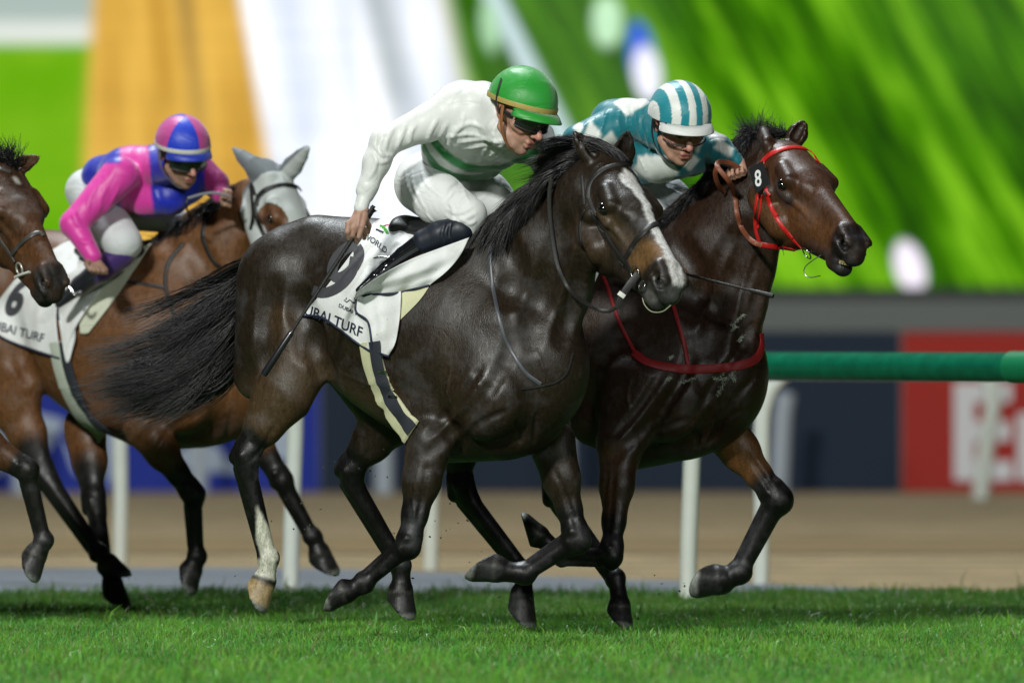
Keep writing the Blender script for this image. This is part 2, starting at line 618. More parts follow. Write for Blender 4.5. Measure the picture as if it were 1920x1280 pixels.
# ------------------------------------------------------------------ the racecourse
def ground_y(px, py):
    """the spot on the ground seen at photo position px, py"""
    Y = FPX * CAM_Z / (py - HOR)
    return np.array([(px - 960) * Y / FPX, Y + CAM_Y, 0.0])


def sheet(name, pts, z, mat, kind='structure'):
    V = [(p[0], p[1], z) for p in pts]
    o = mesh_obj(name, V, [tuple(range(len(V)))], mat, None, False)
    tag(o, kind=kind)
    return o


def turf_material():
    m, n, b = nt('turf_ground')
    L = n.links.new
    tc = N_(n, 'ShaderNodeTexCoord')
    nz = N_(n, 'ShaderNodeTexNoise'); nz.inputs['Scale'].default_value = 26; nz.inputs['Detail'].default_value = 8
    L(tc.outputs['Object'], nz.inputs['Vector'])
    cr = N_(n, 'ShaderNodeValToRGB')
    cr.color_ramp.elements[0].color = (.010, .030, .005, 1); cr.color_ramp.elements[0].position = .3
    cr.color_ramp.elements[1].color = (.025, .08, .012, 1); cr.color_ramp.elements[1].position = .75
    L(nz.outputs['Fac'], cr.inputs[0]); L(cr.outputs[0], b.inputs['Base Color'])
    b.inputs['Roughness'].default_value = .9
    return m


def sand_material():
    m, n, b = nt('dirt_track_sand')
    L = n.links.new
    tc = N_(n, 'ShaderNodeTexCoord')
    mp = N_(n, 'ShaderNodeMapping'); mp.inputs['Scale'].default_value = (.5, 1.0, 1)
    L(tc.outputs['Object'], mp.inputs['Vector'])
    nz = N_(n, 'ShaderNodeTexNoise'); nz.inputs['Scale'].default_value = 2.6; nz.inputs['Detail'].default_value = 9; nz.inputs['Roughness'].default_value = .8
    L(mp.outputs['Vector'], nz.inputs['Vector'])
    cr = N_(n, 'ShaderNodeValToRGB')
    cr.color_ramp.elements[0].color = (.15, .106, .050, 1); cr.color_ramp.elements[0].position = .32
    cr.color_ramp.elements[1].color = (.62, .47, .26, 1); cr.color_ramp.elements[1].position = .70
    L(nz.outputs['Fac'], cr.inputs[0])
    # harrow lines along the track
    wv = N_(n, 'ShaderNodeTexWave', wave_type='BANDS', bands_direction='Y'); wv.inputs['Scale'].default_value = .22; wv.inputs['Distortion'].default_value = 1.5
    wv.inputs['Detail'].default_value = 3
    L(tc.outputs['Object'], wv.inputs['Vector'])
    mx = N_(n, 'ShaderNodeMix', data_type='RGBA', blend_type='MULTIPLY'); mx.inputs['Factor'].default_value = .35
    L(cr.outputs[0], mx.inputs['A']); L(wv.outputs['Color'], mx.inputs['B'])
    L(mx.outputs['Result'], b.inputs['Base Color'])
    bp = N_(n, 'ShaderNodeBump'); bp.inputs['Distance'].default_value = .05
    L(nz.outputs['Fac'], bp.inputs['Height']); L(bp.outputs['Normal'], b.inputs['Normal'])
    b.inputs['Roughness'].default_value = .95
    return m


TURF_END = 8.0
base_m = simple('far_infield', (.05, .055, .05), .9, noise=.3, nscale=.5)
sheet('ground', [(-400, -60, 0), (400, -60, 0), (400, 600, 0), (-400, 600, 0)], -.012, base_m)
sheet('turf', [(-60, -50, 0), (60, -50, 0), (60, TURF_END - .25, 0), (-60, TURF_END - .25, 0)], 0.0, turf_material())
strip_m = simple('track_kerb', (.115, .130, .150), .8, noise=.25, nscale=3, bump=.004)
rear = [ground_y(*p) for p in ((-700, 1066), (0, 1066), (400, 1064), (640, 1067), (900, 1076), (1100, 1084), (1300, 1090), (1500, 1098), (1700, 1106), (1920, 1112))]
rear.append(np.array([9.0, TURF_END - .6, 0]))
strip = [(-14, TURF_END - .3, 0)] + [(9.0, TURF_END - .3, 0)] + [tuple(p) for p in rear[-2::-1]]
sheet('drain_strip', strip, .004, strip_m)
sand_pts = [tuple(p) for p in rear[:-1]] + [(14, TURF_END - .3, 0), (60, TURF_END - .3, 0), (60, 60, 0), (-60, 60, 0), (-60, rear[0][1], 0)]
sheet('dirt_track', sand_pts, -.004, sand_material())


# ---- grass blades
def grass():
    rg = np.random.default_rng(5)
    segs = [(-9.5, -2.2, 90000, 1.15), (-2.2, TURF_END - .32, 250000, 1.0)]
    VV = []; FF = []; CC = []; n0 = 0
    for y0, y1, n, k in segs:
        y = rg.uniform(y0, y1, n); x = rg.uniform(-2.75, 2.75, n) * (1 + (y + 0) * .02)
        out = n // 3
        x[:out] = rg.uniform(2.6, 9.0, out) * rg.choice([-1, 1], out)
        # tufts
        cx = rg.integers(0, n // 9, n)
        jx = rg.normal(size=(n // 9 + 1, 2)) * 0
        tuft = np.sin(x * 9 + 2 * np.sin(y * 5)) * np.sin(y * 4 + 1.3 * np.sin(x * 7))
        hgt = (.038 + .012 * tuft + rg.normal(size=n) * .010).clip(.014, .09) * k
        edge = np.clip((y - (TURF_END - 1.7)) / 1.2, 0, 1)
        hgt *= 1 + .5 * edge
        tall = rg.random(n) < .012
        hgt[tall] *= 1.7
        a = rg.uniform(0, 6.283, n); lean = rg.normal(size=(n, 2)) * .42
        w = rg.uniform(.0018, .0038, n) * (1 + .5 * (hgt > .07))
        dx = np.cos(a) * w; dy = np.sin(a) * w
        bx = lean[:, 0] * hgt; by = lean[:, 1] * hgt
        b0 = np.stack([x - dx, y - dy, np.zeros(n)], 1); b1 = np.stack([x + dx, y + dy, np.zeros(n)], 1)
        m0 = np.stack([x - dx * .8 + bx * .35, y - dy * .8 + by * .35, hgt * .55], 1); m1 = np.stack([x + dx * .8 + bx * .35, y + dy * .8 + by * .35, hgt * .55], 1)
        t = np.stack([x + bx, y + by, hgt * (1 - .25 * np.abs(lean).sum(1)).clip(.5, 1)], 1)
        V = np.stack([b0, b1, m1, m0, t], 1).reshape(-1, 3)
        i = (np.arange(n) * 5 + n0)[:, None]
        q = i + np.array([0, 1, 2, 3]); tr = i + np.array([3, 2, 4, 4])
        FF.append(q); FF.append(tr)
        c = np.stack([.085 + .075 * rg.random(n) + .04 * tuft, .26 + .15 * rg.random(n) + .06 * tuft, .03 + .03 * rg.random(n)], 1)
        far_shade = np.clip((y - 2.0) / 1.6, 0, 1)[:, None]  # paints the horses' shadow into the blade colour, with some darker less-mown grass
        c = c * (1 - .52 * far_shade) * 1.02
        dry = rg.random(n) < .06
        c[dry] = (.20, .22, .09)
        pale = rg.random(n) < .05
        c[pale] = (.16, .30, .10)
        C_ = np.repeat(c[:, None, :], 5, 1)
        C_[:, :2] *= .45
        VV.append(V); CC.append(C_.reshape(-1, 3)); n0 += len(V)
    V = np.concatenate(VV); col = np.concatenate(CC); F = np.concatenate(FF)
    me = bpy.data.meshes.new('grass')
    quads = F[F[:, 2] != F[:, 3]]; tris = F[F[:, 2] == F[:, 3]]
    # tris stored as (3,2,4,4)
    tris = np.concatenate([f for f in FF[1::2]])[:, :3]; quads = np.concatenate([f for f in FF[0::2]])
    nv = len(V); me.vertices.add(nv); me.vertices.foreach_set('co', V.astype(np.float32).ravel())
    li = np.concatenate([quads.ravel(), tris.ravel()]).astype(np.int32)
    me.loops.add(len(li)); me.loops.foreach_set('vertex_index', li)
    ls = np.concatenate([np.arange(len(quads)) * 4, len(quads) * 4 + np.arange(len(tris)) * 3]).astype(np.int32)
    me.polygons.add(len(ls)); me.polygons.foreach_set('loop_start', ls)
    me.update(calc_edges=True)
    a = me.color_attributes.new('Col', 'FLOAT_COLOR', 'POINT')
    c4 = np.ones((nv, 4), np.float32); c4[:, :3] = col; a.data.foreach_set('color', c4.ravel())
    m, nn, b = nt('grass_blade')
    at = N_(nn, 'ShaderNodeAttribute', attribute_name='Col')
    nn.links.new(at.outputs['Color'], b.inputs['Base Color'])
    b.inputs['Roughness'].default_value = .45
    b.inputs['Specular IOR Level'].default_value = .35
    tr = N_(nn, 'ShaderNodeBsdfTranslucent'); nn.links.new(at.outputs['Color'], tr.inputs['Color'])
    mx = N_(nn, 'ShaderNodeMixShader'); mx.inputs[0].default_value = .3
    nn.links.new(b.outputs[0], mx.inputs[1]); nn.links.new(tr.outputs[0], mx.inputs[2])
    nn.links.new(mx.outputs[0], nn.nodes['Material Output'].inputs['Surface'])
    me.materials.append(m)
    o = bpy.data.objects.new('grass', me)
    link(o); tag(o, 'bright green clipped turf the horses gallop on', 'grass', kind='stuff')


grass()

# ---- rails
GREEN = simple('rail_green', (.004, .115, .060), .24, noise=.5, nscale=14, bump=.0008, bscale=25)
GREEN2 = simple('rail_coupling_green', (.006, .17, .07), .4, noise=.1)
WHITEP = simple('white_post_paint', (.62, .66, .60), .45, noise=.08, nscale=12, bump=.0006)
SMUDGE = simple('bird_lime', (.55, .60, .48), .8, noise=.2)


sheet('harrow_band', [(-60, 19, 0), (60, 19, 0), (60, 24, 0), (-60, 24, 0)], .002, simple('damp_sand', (.20, .14, .062), .95, noise=.35, nscale=2.5, bump=.02, bscale=8))


def near_rail():
    root = empty('running_rail', 'green tubular running rail on bent white posts just behind the horses', 'rail')
    A = ground_y(545, 1109); B = ground_y(1290, 1131)
    dirv = (B - A) / np.linalg.norm(B - A)
    z = 1.105
    a = A + dirv * -9; b = B + dirv * 6
    m = MB(); m.tube([np.r_[a[:2], z], np.r_[b[:2], z]], .0675, 28)
    m.obj('rail_tube', GREEN, root)
    # coupling sleeve
    t = (P(1882, 685, 0)[0] - A[0]) / dirv[0] * 1.09
    t = (((1882 - 960) * 51.6 / FPX) - A[0]) / dirv[0]
    for k, tt in enumerate((t, t - 6.0)):
        c = A + dirv * tt
        m = MB(); m.tube([np.r_[c[:2], z], np.r_[(c + dirv * .5)[:2], z]], .0725, 28)
        m.obj('coupling', GREEN2, root)
    # bird lime and chips
    m = MB(); rg = np.random.default_rng(3)
    for px, py, w, h in ((1476, 684, 8, 5), (1514, 678, 6, 6), (1522, 681, 8, 8), (1510, 702, 7, 7), (1541, 701, 8, 7), (1474, 668, 10, 3), (1554, 686, 4, 26), (1590, 684, 14, 4), (1640, 672, 8, 3), (1745, 677, 6, 5), (1878, 693, 10, 5), (1884, 700, 8, 10), (1835, 705, 5, 5), (1450, 704, 6, 4), (1700, 662, 60, 2), (1800, 664, 50, 2)):
        Y = None
        # on the front of the tube
        dy = (py - 685) / 402.0
        ang = math.asin(max(-.95, min(.95, dy / .0675)))
        tt = ((px - 960) * 52.2 / FPX - A[0]) / dirv[0]
        c = A + dirv * tt
        cx = np.array([c[0], c[1] - .068 * math.cos(ang), z - .068 * math.sin(ang)])
        Vs = []; n = 12; ph = rg.uniform(.6, 1.2, n)
        nrm = np.array([0, -math.cos(ang), -math.sin(ang)]); up = np.array([0, -math.sin(ang), math.cos(ang)])
        for j in range(n):
            Vs.append(cx + nrm * .0012 + (dirv * math.cos(j / n * 6.283) * w / 830 + up * math.sin(j / n * 6.283) * h / 830) * ph[j])
        Vs.append(cx + nrm * .002)
        m = MB(); m.add(Vs, [(j, (j + 1) % n, n) for j in range(n)])
        m.obj('dropping', SMUDGE, root)
    for px, py in ((-200, 1088), (545, 1109), (1290, 1131), (2035, 1152)):
        t = ((px - 545) / 745.0)
        p = A + (B - A) * t
        m = MB()
        lean = np.array([.016, .0, 0]) * 1.6
        pts = [p + [0, .42, -.1], p + [0.003, .42, .25], p + lean * .7 + [0, .42, .66], p + lean + [0, .40, .90], p + lean + [0, .33, 1.05], p + lean + [0, .20, 1.045], p + lean + [0, .04, 1.05]]
        pts = [q - np.array([0, .42, 0]) + np.array([0, .0, 0]) for q in pts]
        # the foot stands under the picture position, the crook bends to the rail
        pts = [q + np.array([0, .0, 0]) for q in pts]
        m.tube(resample(pts[:5], 16), .040, 18)
        m.obj('post', WHITEP, root)
        m = MB()
        c = p + np.array([.02, 0, 0]); m.tube([c + [0, 0, .95], c + [0, 0, 1.05]], .050, 16)
        m.obj('bracket', GREEN2, root)


near_rail()


def far_rail():
    root = empty('running_rail', 'thin pale rail on bent white posts behind the green rail', 'rail')
    pts = [ground_y(-900, 1062), ground_y(-350, 1061), ground_y(237, 1062), ground_y(820, 1066), ground_y(1440, 1095), ground_y(1990, 1116), ground_y(2500, 1135)]
    zt = [1.10] * 7
    top = [np.array([p[0], p[1] + .0, 1.128]) for p in pts]
    m = MB(); m.tube(resample(top, 60), .034, 14)
    m.obj('rail_tube', simple('pale_rail', (.20, .24, .27), .5, noise=.1), root)
    for p in pts:
        m = MB()
        a = [p + [-.035, .0, -.05], p + [-.03, 0, .4], p + [-.032, 0, .70], p + [-.022, 0, .88], p + [.022, 0, 1.0], p + [.10, .0, 1.06]]
        m.tube(resample(a, 22), .040, 16)
        m.obj('post', WHITEP, root)


far_rail()
OUTP = simple('outer_post_paint', (.42, .48, .55), .5, noise=.1)


def outer_rail():
    root = empty('running_rail', 'blurred pale posts of the outer rail standing before the advertising boards', 'rail')
    for px, lean in ((-60, 0), (40, 0), (372, 0), (720, 0), (1060, .0), (1460, .03)):
        p = ground_y(px, 925)
        m = MB(); m.tube([p, p + [lean, 0, .62], p + [lean * 2, 0, .80]], .074, 14)
        m.obj('post', OUTP, root)
    p = ground_y(1838, 935)
    m = MB(); m.tube(resample([p, p + [.05, 0, .4], p + [.10, 0, .8], p + [.02, .1, 1.0]], 12), .066, 14)
    m.obj('post', WHITEP, root)


outer_rail()

# ---- advertising boards
def board(name, label, px0, px1, y_, col, py0=625, py1=921, rough=.8):
    Y = y_ - CAM_Y
    x0, x1 = (px0 - 960) * Y / FPX, (px1 - 960) * Y / FPX
    zt = CAM_Z - (py0 - HOR) * Y / FPX
    root = empty(name, label, 'advertising board')
    m = MB(); m.box(((x0 + x1) / 2, y_ + .06, zt / 2), (x1 - x0, .10, zt))
    m.obj('panel', simple('board_print', col, rough, noise=.04, nscale=2), root, smooth=False)
    m = MB(); m.box(((x0 + x1) / 2, y_ + .07, zt + .012), (x1 - x0 - .02, .14, .022))
    m.obj('top_rail', simple('board_rail', [c * .6 for c in col], .5), root, smooth=False)
    return root, x0, x1, zt, Y


BY = 44.4
b1 = board('advertising_board', 'bright blue board with big white shapes behind the legs', -900, 598, BY, (.010, .030, .32))
b2 = board('advertising_board', 'plain dark navy board between the blue and the red one', 602, 1688, BY, (.006, .018, .042))
b3 = board('advertising_board', 'red board with large white letters at the right edge', 1692, 3300, BY, (.40, .022, .014))


def text_obj(s, size, bold=0.0, shear=0.0, space=1.0):
    """outline letters as triangles in the plane: vertices (N,2), faces"""
    cu = bpy.data.curves.new('t', 'FONT'); cu.body = s; cu.size = size; cu.offset = bold; cu.shear = shear
    cu.space_character = space; cu.resolution_u = 6
    o = bpy.data.objects.new('t', cu); C.collection.objects.link(o)
    dg = bpy.context.evaluated_depsgraph_get()
    me = bpy.data.meshes.new_from_object(o.evaluated_get(dg))
    bm = bmesh.new(); bm.from_mesh(me)
    V = None
    bpy.data.objects.remove(o); bpy.data.curves.remove(cu); bpy.data.meshes.remove(me)
    return bm


bm = text_obj('Emirates', 1.0, .030, 0, 1.02)
s_ = .98
for v in bm.verts:
    x, z = v.co.x, v.co.y
    v.co = ((1778 - 960) * 90.4 / FPX + x * s_ * 1.05, BY - .004, CAM_Z - (893 - HOR) * 90.4 / FPX + z * s_ * 1.08)
me = bpy.data.meshes.new('lettering'); 
bmesh.ops.recalc_face_normals(bm, faces=bm.faces)
bm.to_mesh(me); bm.free(); me.materials.append(simple('white_print', (.72, .72, .74), .5, noise=.03))
o = bpy.data.objects.new('lettering', me); link(o, b3[0])


def blob(parent, polys, y_, mat, name='white_shape'):
    for pl in polys:
        c = resample([(x, y) for x, y in pl] + [pl[0]], 40)[:-1]
        Y = y_ - CAM_Y
        V = [((x - 960) * Y / FPX, y_, CAM_Z - (py - HOR) * Y / FPX) for x, py in c]
        V += [(v[0], v[1] + .01, v[2]) for v in V]
        n = len(c)
        F = [tuple(range(n)), tuple(range(2 * n - 1, n - 1, -1))] + [(i, (i + 1) % n, n + (i + 1) % n, n + i) for i in range(n)]
        mesh_obj(name, V, F, mat, parent, False)


WB = simple('pale_print', (.42, .50, .62), .5, noise=.03)
blob(b1[0], [[(60, 772), (118, 790), (106, 815), (88, 846), (76, 830)], [(118, 822), (128, 830), (150, 880), (140, 884)],
             [(196, 800), (226, 800), (228, 905), (205, 900)],
             [(326, 850), (350, 836), (380, 828), (410, 840), (432, 866), (455, 868), (456, 885), (400, 884), (352, 880)],
             [(500, 812), (540, 790), (552, 830), (545, 868), (510, 850)], [(-60, 700), (30, 690), (30, 860), (-60, 880)]], BY - .006, WB)

# ---- bank, wall and the big video screen
sheet('grass_bank', [(-80, BY + .3, 0), (80, BY + .3, 0), (80, 140, 0), (-80, 140, 0)], .01, simple('dark_bank', (.05, .055, .05), .9))
wall = MB(); wall.box((0, 66, .8), (90, .6, 1.61))
o = wall.obj('wall', simple('pale_wall', (.20, .215, .205), .8, noise=.08, nscale=.4), None, False)
tag(o, 'long low pale grey wall under the giant screen', 'wall')
wall = MB(); wall.box((0, 72, .86), (90, .6, 1.73))
o = wall.obj('screen_base', simple('dark_base', (.035, .04, .04), .8, noise=.1, nscale=.4), None, False)
tag(o, 'dark plinth band directly below the giant screen', 'plinth')


def screen():
    """giant LED screen; the picture it shows is laid out in the screen's own metres"""
    SY = 73.0; Y = SY - CAM_Y; k = FPX / Y
    root = empty('video_screen', 'giant lit video screen showing blurred green turf, a yellow and a white band', 'screen')
    m, n, b = nt('screen_picture')
    L = n.links.new
    tc = N_(n, 'ShaderNodeTexCoord')
    sp = N_(n, 'ShaderNodeSeparateXYZ'); L(tc.outputs['Object'], sp.inputs[0])
    # X, Y in picture units: u to the right, v downwards
    def math_(op, a, b_=None, c=None, clamp=False):
        x = N_(n, 'ShaderNodeMath', operation=op); x.use_clamp = clamp
        for i, v in enumerate((a, b_, c)):
            if v is None: continue
            if hasattr(v, 'links') or hasattr(v, 'is_linked'): L(v, x.inputs[i])
            else: x.inputs[i].default_value = v
        return x.outputs[0]
    u = math_('MULTIPLY_ADD', sp.outputs[0], k, 960.0)
    v = math_('MULTIPLY_ADD', sp.outputs[2], -k, HOR + CAM_Z * k)
    def ramp01(x, a, b_):           # smooth step from a to b
        mr = N_(n, 'ShaderNodeMapRange', interpolation_type='SMOOTHSTEP')
        L(x, mr.inputs['Value'])
        mr.inputs['From Min'].default_value = a; mr.inputs['From Max'].default_value = b_
        return mr.outputs[0]
    def mixc(f, A, B, mode='MIX'):
        mx = N_(n, 'ShaderNodeMix', data_type='RGBA', blend_type=mode)
        if hasattr(f, 'is_linked'): L(f, mx.inputs['Factor'])
        else: mx.inputs['Factor'].default_value = f
        for nm, c in (('A', A), ('B', B)):
            if hasattr(c, 'is_linked'): L(c, mx.inputs[nm])
            else: mx.inputs[nm].default_value = (*c, 1)
        return mx.outputs['Result']
    def noise(vec, scale, det=3, rough=.5):
        z = N_(n, 'ShaderNodeTexNoise'); z.inputs['Scale'].default_value = scale; z.inputs['Detail'].default_value = det; z.inputs['Roughness'].default_value = rough
        L(vec, z.inputs['Vector']); return z.outputs['Fac']
    # streak coordinates of the moving turf: along (0.5, 1), across
    ac = math_('SUBTRACT', math_('MULTIPLY', u, .0105), math_('MULTIPLY', v, .0058))
    al = math_('ADD', math_('MULTIPLY', u, .0006), math_('MULTIPLY', v, .0012))
    cb = N_(n, 'ShaderNodeCombineXYZ'); L(ac, cb.inputs[0]); L(al, cb.inputs[1])
    s1 = noise(cb.outputs[0], 1.0, 3, .55)
    s2 = noise(cb.outputs[0], 4.0, 2, .5)
    g = math_('ADD', math_('MULTIPLY', ramp01(s1, .33, .68), .75), math_('MULTIPLY', ramp01(s2, .3, .7), .25))
    dark = (.009, .052, .002); mid = (.060, .24, .001); hi = (.26, .62, .018)
    cr = N_(n, 'ShaderNodeValToRGB'); L(g, cr.inputs[0])
    e = cr.color_ramp.elements; e[0].color = (*dark, 1); e[0].position = .08; e[1].color = (*hi, 1); e[1].position = 1.0
    x = e.new(.5); x.color = (*mid, 1)
    green = cr.outputs[0]
    # deeper green around the dark patch behind the green cap
    dk = math_('MULTIPLY', ramp01(u, 860, 930), math_('SUBTRACT', 1.0, ramp01(u, 1160, 1330)))
    green = mixc(math_('MULTIPLY', dk, .62), green, (.060, .165, .028))
    dk2 = math_('MULTIPLY', ramp01(math_('ADD', u, math_('MULTIPLY', v, -.6)), 1500, 1760), math_('SUBTRACT', 1.0, ramp01(v, 0, 420)))
    green = mixc(math_('MULTIPLY', dk2, .35), green, (.055, .17, .022))
    # flat green on the left
    left = mixc(ramp01(noise(tc.outputs['Object'], .7, 2), .3, .7), (.115, .40, .002), (.23, .49, .015))
    base = mixc(ramp01(u, 420, 620), left, green)
    # top left pale panels
    pal = mixc(ramp01(v, 20, 60), (.42, .52, .48), (.78, .82, .76))
    base = mixc(math_('MULTIPLY', math_('SUBTRACT', 1.0, ramp01(v, 72, 92)), math_('SUBTRACT', 1.0, ramp01(u, 240, 300))), base, pal)
    # white band
    ur = math_('SUBTRACT', u, math_('MULTIPLY', v, .22))
    wm = math_('MULTIPLY', ramp01(u, 420, 450), math_('SUBTRACT', 1.0, ramp01(ur, 812, 862)))
    cw = N_(n, 'ShaderNodeCombineXYZ'); L(math_('MULTIPLY', math_('SUBTRACT', u, math_('MULTIPLY', v, .12)), .012), cw.inputs[0]); L(math_('MULTIPLY', v, .0015), cw.inputs[1])
    wn = noise(cw.outputs[0], 1.0, 2)
    white = mixc(ramp01(wn, .35, .7), (.80, .87, 1.0), (1.25, 1.27, 1.3))
    shade = math_('MULTIPLY', math_('MULTIPLY', ramp01(ur, 660, 705), math_('SUBTRACT', 1.0, ramp01(ur, 705, 770))), math_('SUBTRACT', 1.0, ramp01(v, 150, 330)))
    white = mixc(math_('MULTIPLY', shade, .8), white, (.30, .37, .40))
    white = mixc(math_('MULTIPLY', ramp01(ur, 800, 840), .55), white, (.85, .72, .45))
    base = mixc(wm, base, white)
    # yellow band
    yl = math_('ADD', u, math_('MULTIPLY', v, .06))
    yr = math_('SUBTRACT', u, math_('MULTIPLY', v, .185))
    ym = math_('MULTIPLY', ramp01(yl, 160, 188), math_('SUBTRACT', 1.0, ramp01(yr, 438, 462)))
    cy = N_(n, 'ShaderNodeCombineXYZ'); L(math_('MULTIPLY', math_('SUBTRACT', u, math_('MULTIPLY', v, .07)), .022), cy.inputs[0]); L(math_('MULTIPLY', v, .002), cy.inputs[1])
    yn = noise(cy.outputs[0], 1.0, 3)
    yel = mixc(ramp01(yn, .30, .62), (.56, .30, .040), (.84, .50, .09))
    bar = math_('MULTIPLY', ramp01(math_('SUBTRACT', u, math_('MULTIPLY', v, .13)), 322, 345), math_('SUBTRACT', 1.0, ramp01(math_('SUBTRACT', u, math_('MULTIPLY', v, .13)), 345, 372)))
    yel = mixc(math_('MULTIPLY', bar, math_('SUBTRACT', .75, math_('MULTIPLY', v, .0012))), yel, (.30, .20, .07))
    base = mixc(ym, base, yel)
    # white slanting strip and light spots
    us = math_('SUBTRACT', u, math_('MULTIPLY', v, .50))
    stp = math_('MULTIPLY', ramp01(us, 902, 916), math_('SUBTRACT', 1.0, ramp01(us, 940, 956)))
    stp = math_('MULTIPLY', stp, math_('SUBTRACT', 1.0, ramp01(v, 330, 420)))
    base = mixc(stp, base, (.62, .78, .80))
    def spot(cx, cy_, rx, ry, colr, soft=.35, slant=0.0):
        nonlocal base
        a = math_('DIVIDE', math_('SUBTRACT', math_('SUBTRACT', u, cx), math_('MULTIPLY', math_('SUBTRACT', v, cy_), slant)), rx)
        b_ = math_('DIVIDE', math_('SUBTRACT', v, cy_), ry)
        r2 = math_('ADD', math_('POWER', math_('ABSOLUTE', a), 2.0), math_('POWER', math_('ABSOLUTE', b_), 2.0))
        f = math_('SUBTRACT', 1.0, ramp01(r2, 1 - soft, 1 + soft))
        base = mixc(f, base, colr)
    spot(1203, 105, 26, 66, (.05, .15, .75), .4, .14)
    spot(1213, 138, 26, 52, (1.05, 1.05, 1.2), .4, .1)
    spot(1138, 40, 28, 48, (.62, .95, .62), .6)
    spot(918, 50, 18, 48, (.45, .75, .45), .7, .1)
    spot(1706, 502, 28, 50, (1.1, 1.0, 1.15), .35, .22)
    # lamp rows of the screen
    wv = N_(n, 'ShaderNodeTexNoise'); wv.inputs['Scale'].default_value = 1.0; wv.inputs['Detail'].default_value = 1
    cs = N_(n, 'ShaderNodeCombineXYZ'); L(math_('MULTIPLY', v, .16), cs.inputs[1]); L(math_('MULTIPLY', u, .0012), cs.inputs[0])
    L(cs.outputs[0], wv.inputs['Vector'])
    ln = math_('MULTIPLY_ADD', wv.outputs['Fac'], .5, .75)
    vm = N_(n, 'ShaderNodeVectorMath', operation='SCALE'); L(base, vm.inputs[0]); L(ln, vm.inputs['Scale'])
    b.inputs['Base Color'].default_value = (.01, .01, .01, 1)
    L(vm.outputs[0], b.inputs['Emission Color'])
    b.inputs['Emission Strength'].default_value = 1.0
    b.inputs['Specular IOR Level'].default_value = 0.0; b.inputs['Roughness'].default_value = 1.0
    b.inputs['Base Color'].default_value = (.002, .002, .002, 1)
    zb = CAM_Z - (538 - HOR) / k
    V = [(-34, SY, zb), (36, SY, zb), (36, SY, zb + 9.0), (-34, SY, zb + 9.0)]
    mesh_obj('display', V, [(0, 1, 2, 3)], m, root, False)
    fr = MB(); fr.box((1, SY + .35, zb + 4.5), (70.6, .6, 9.6))
    fr.obj('housing', simple('screen_housing', (.02, .02, .022), .6), root, False)


screen()
# ------------------------------------------------------------------ horses
COATM = coat_mat('horse_coat')
HOOFC = (0.018, 0.018, 0.017)


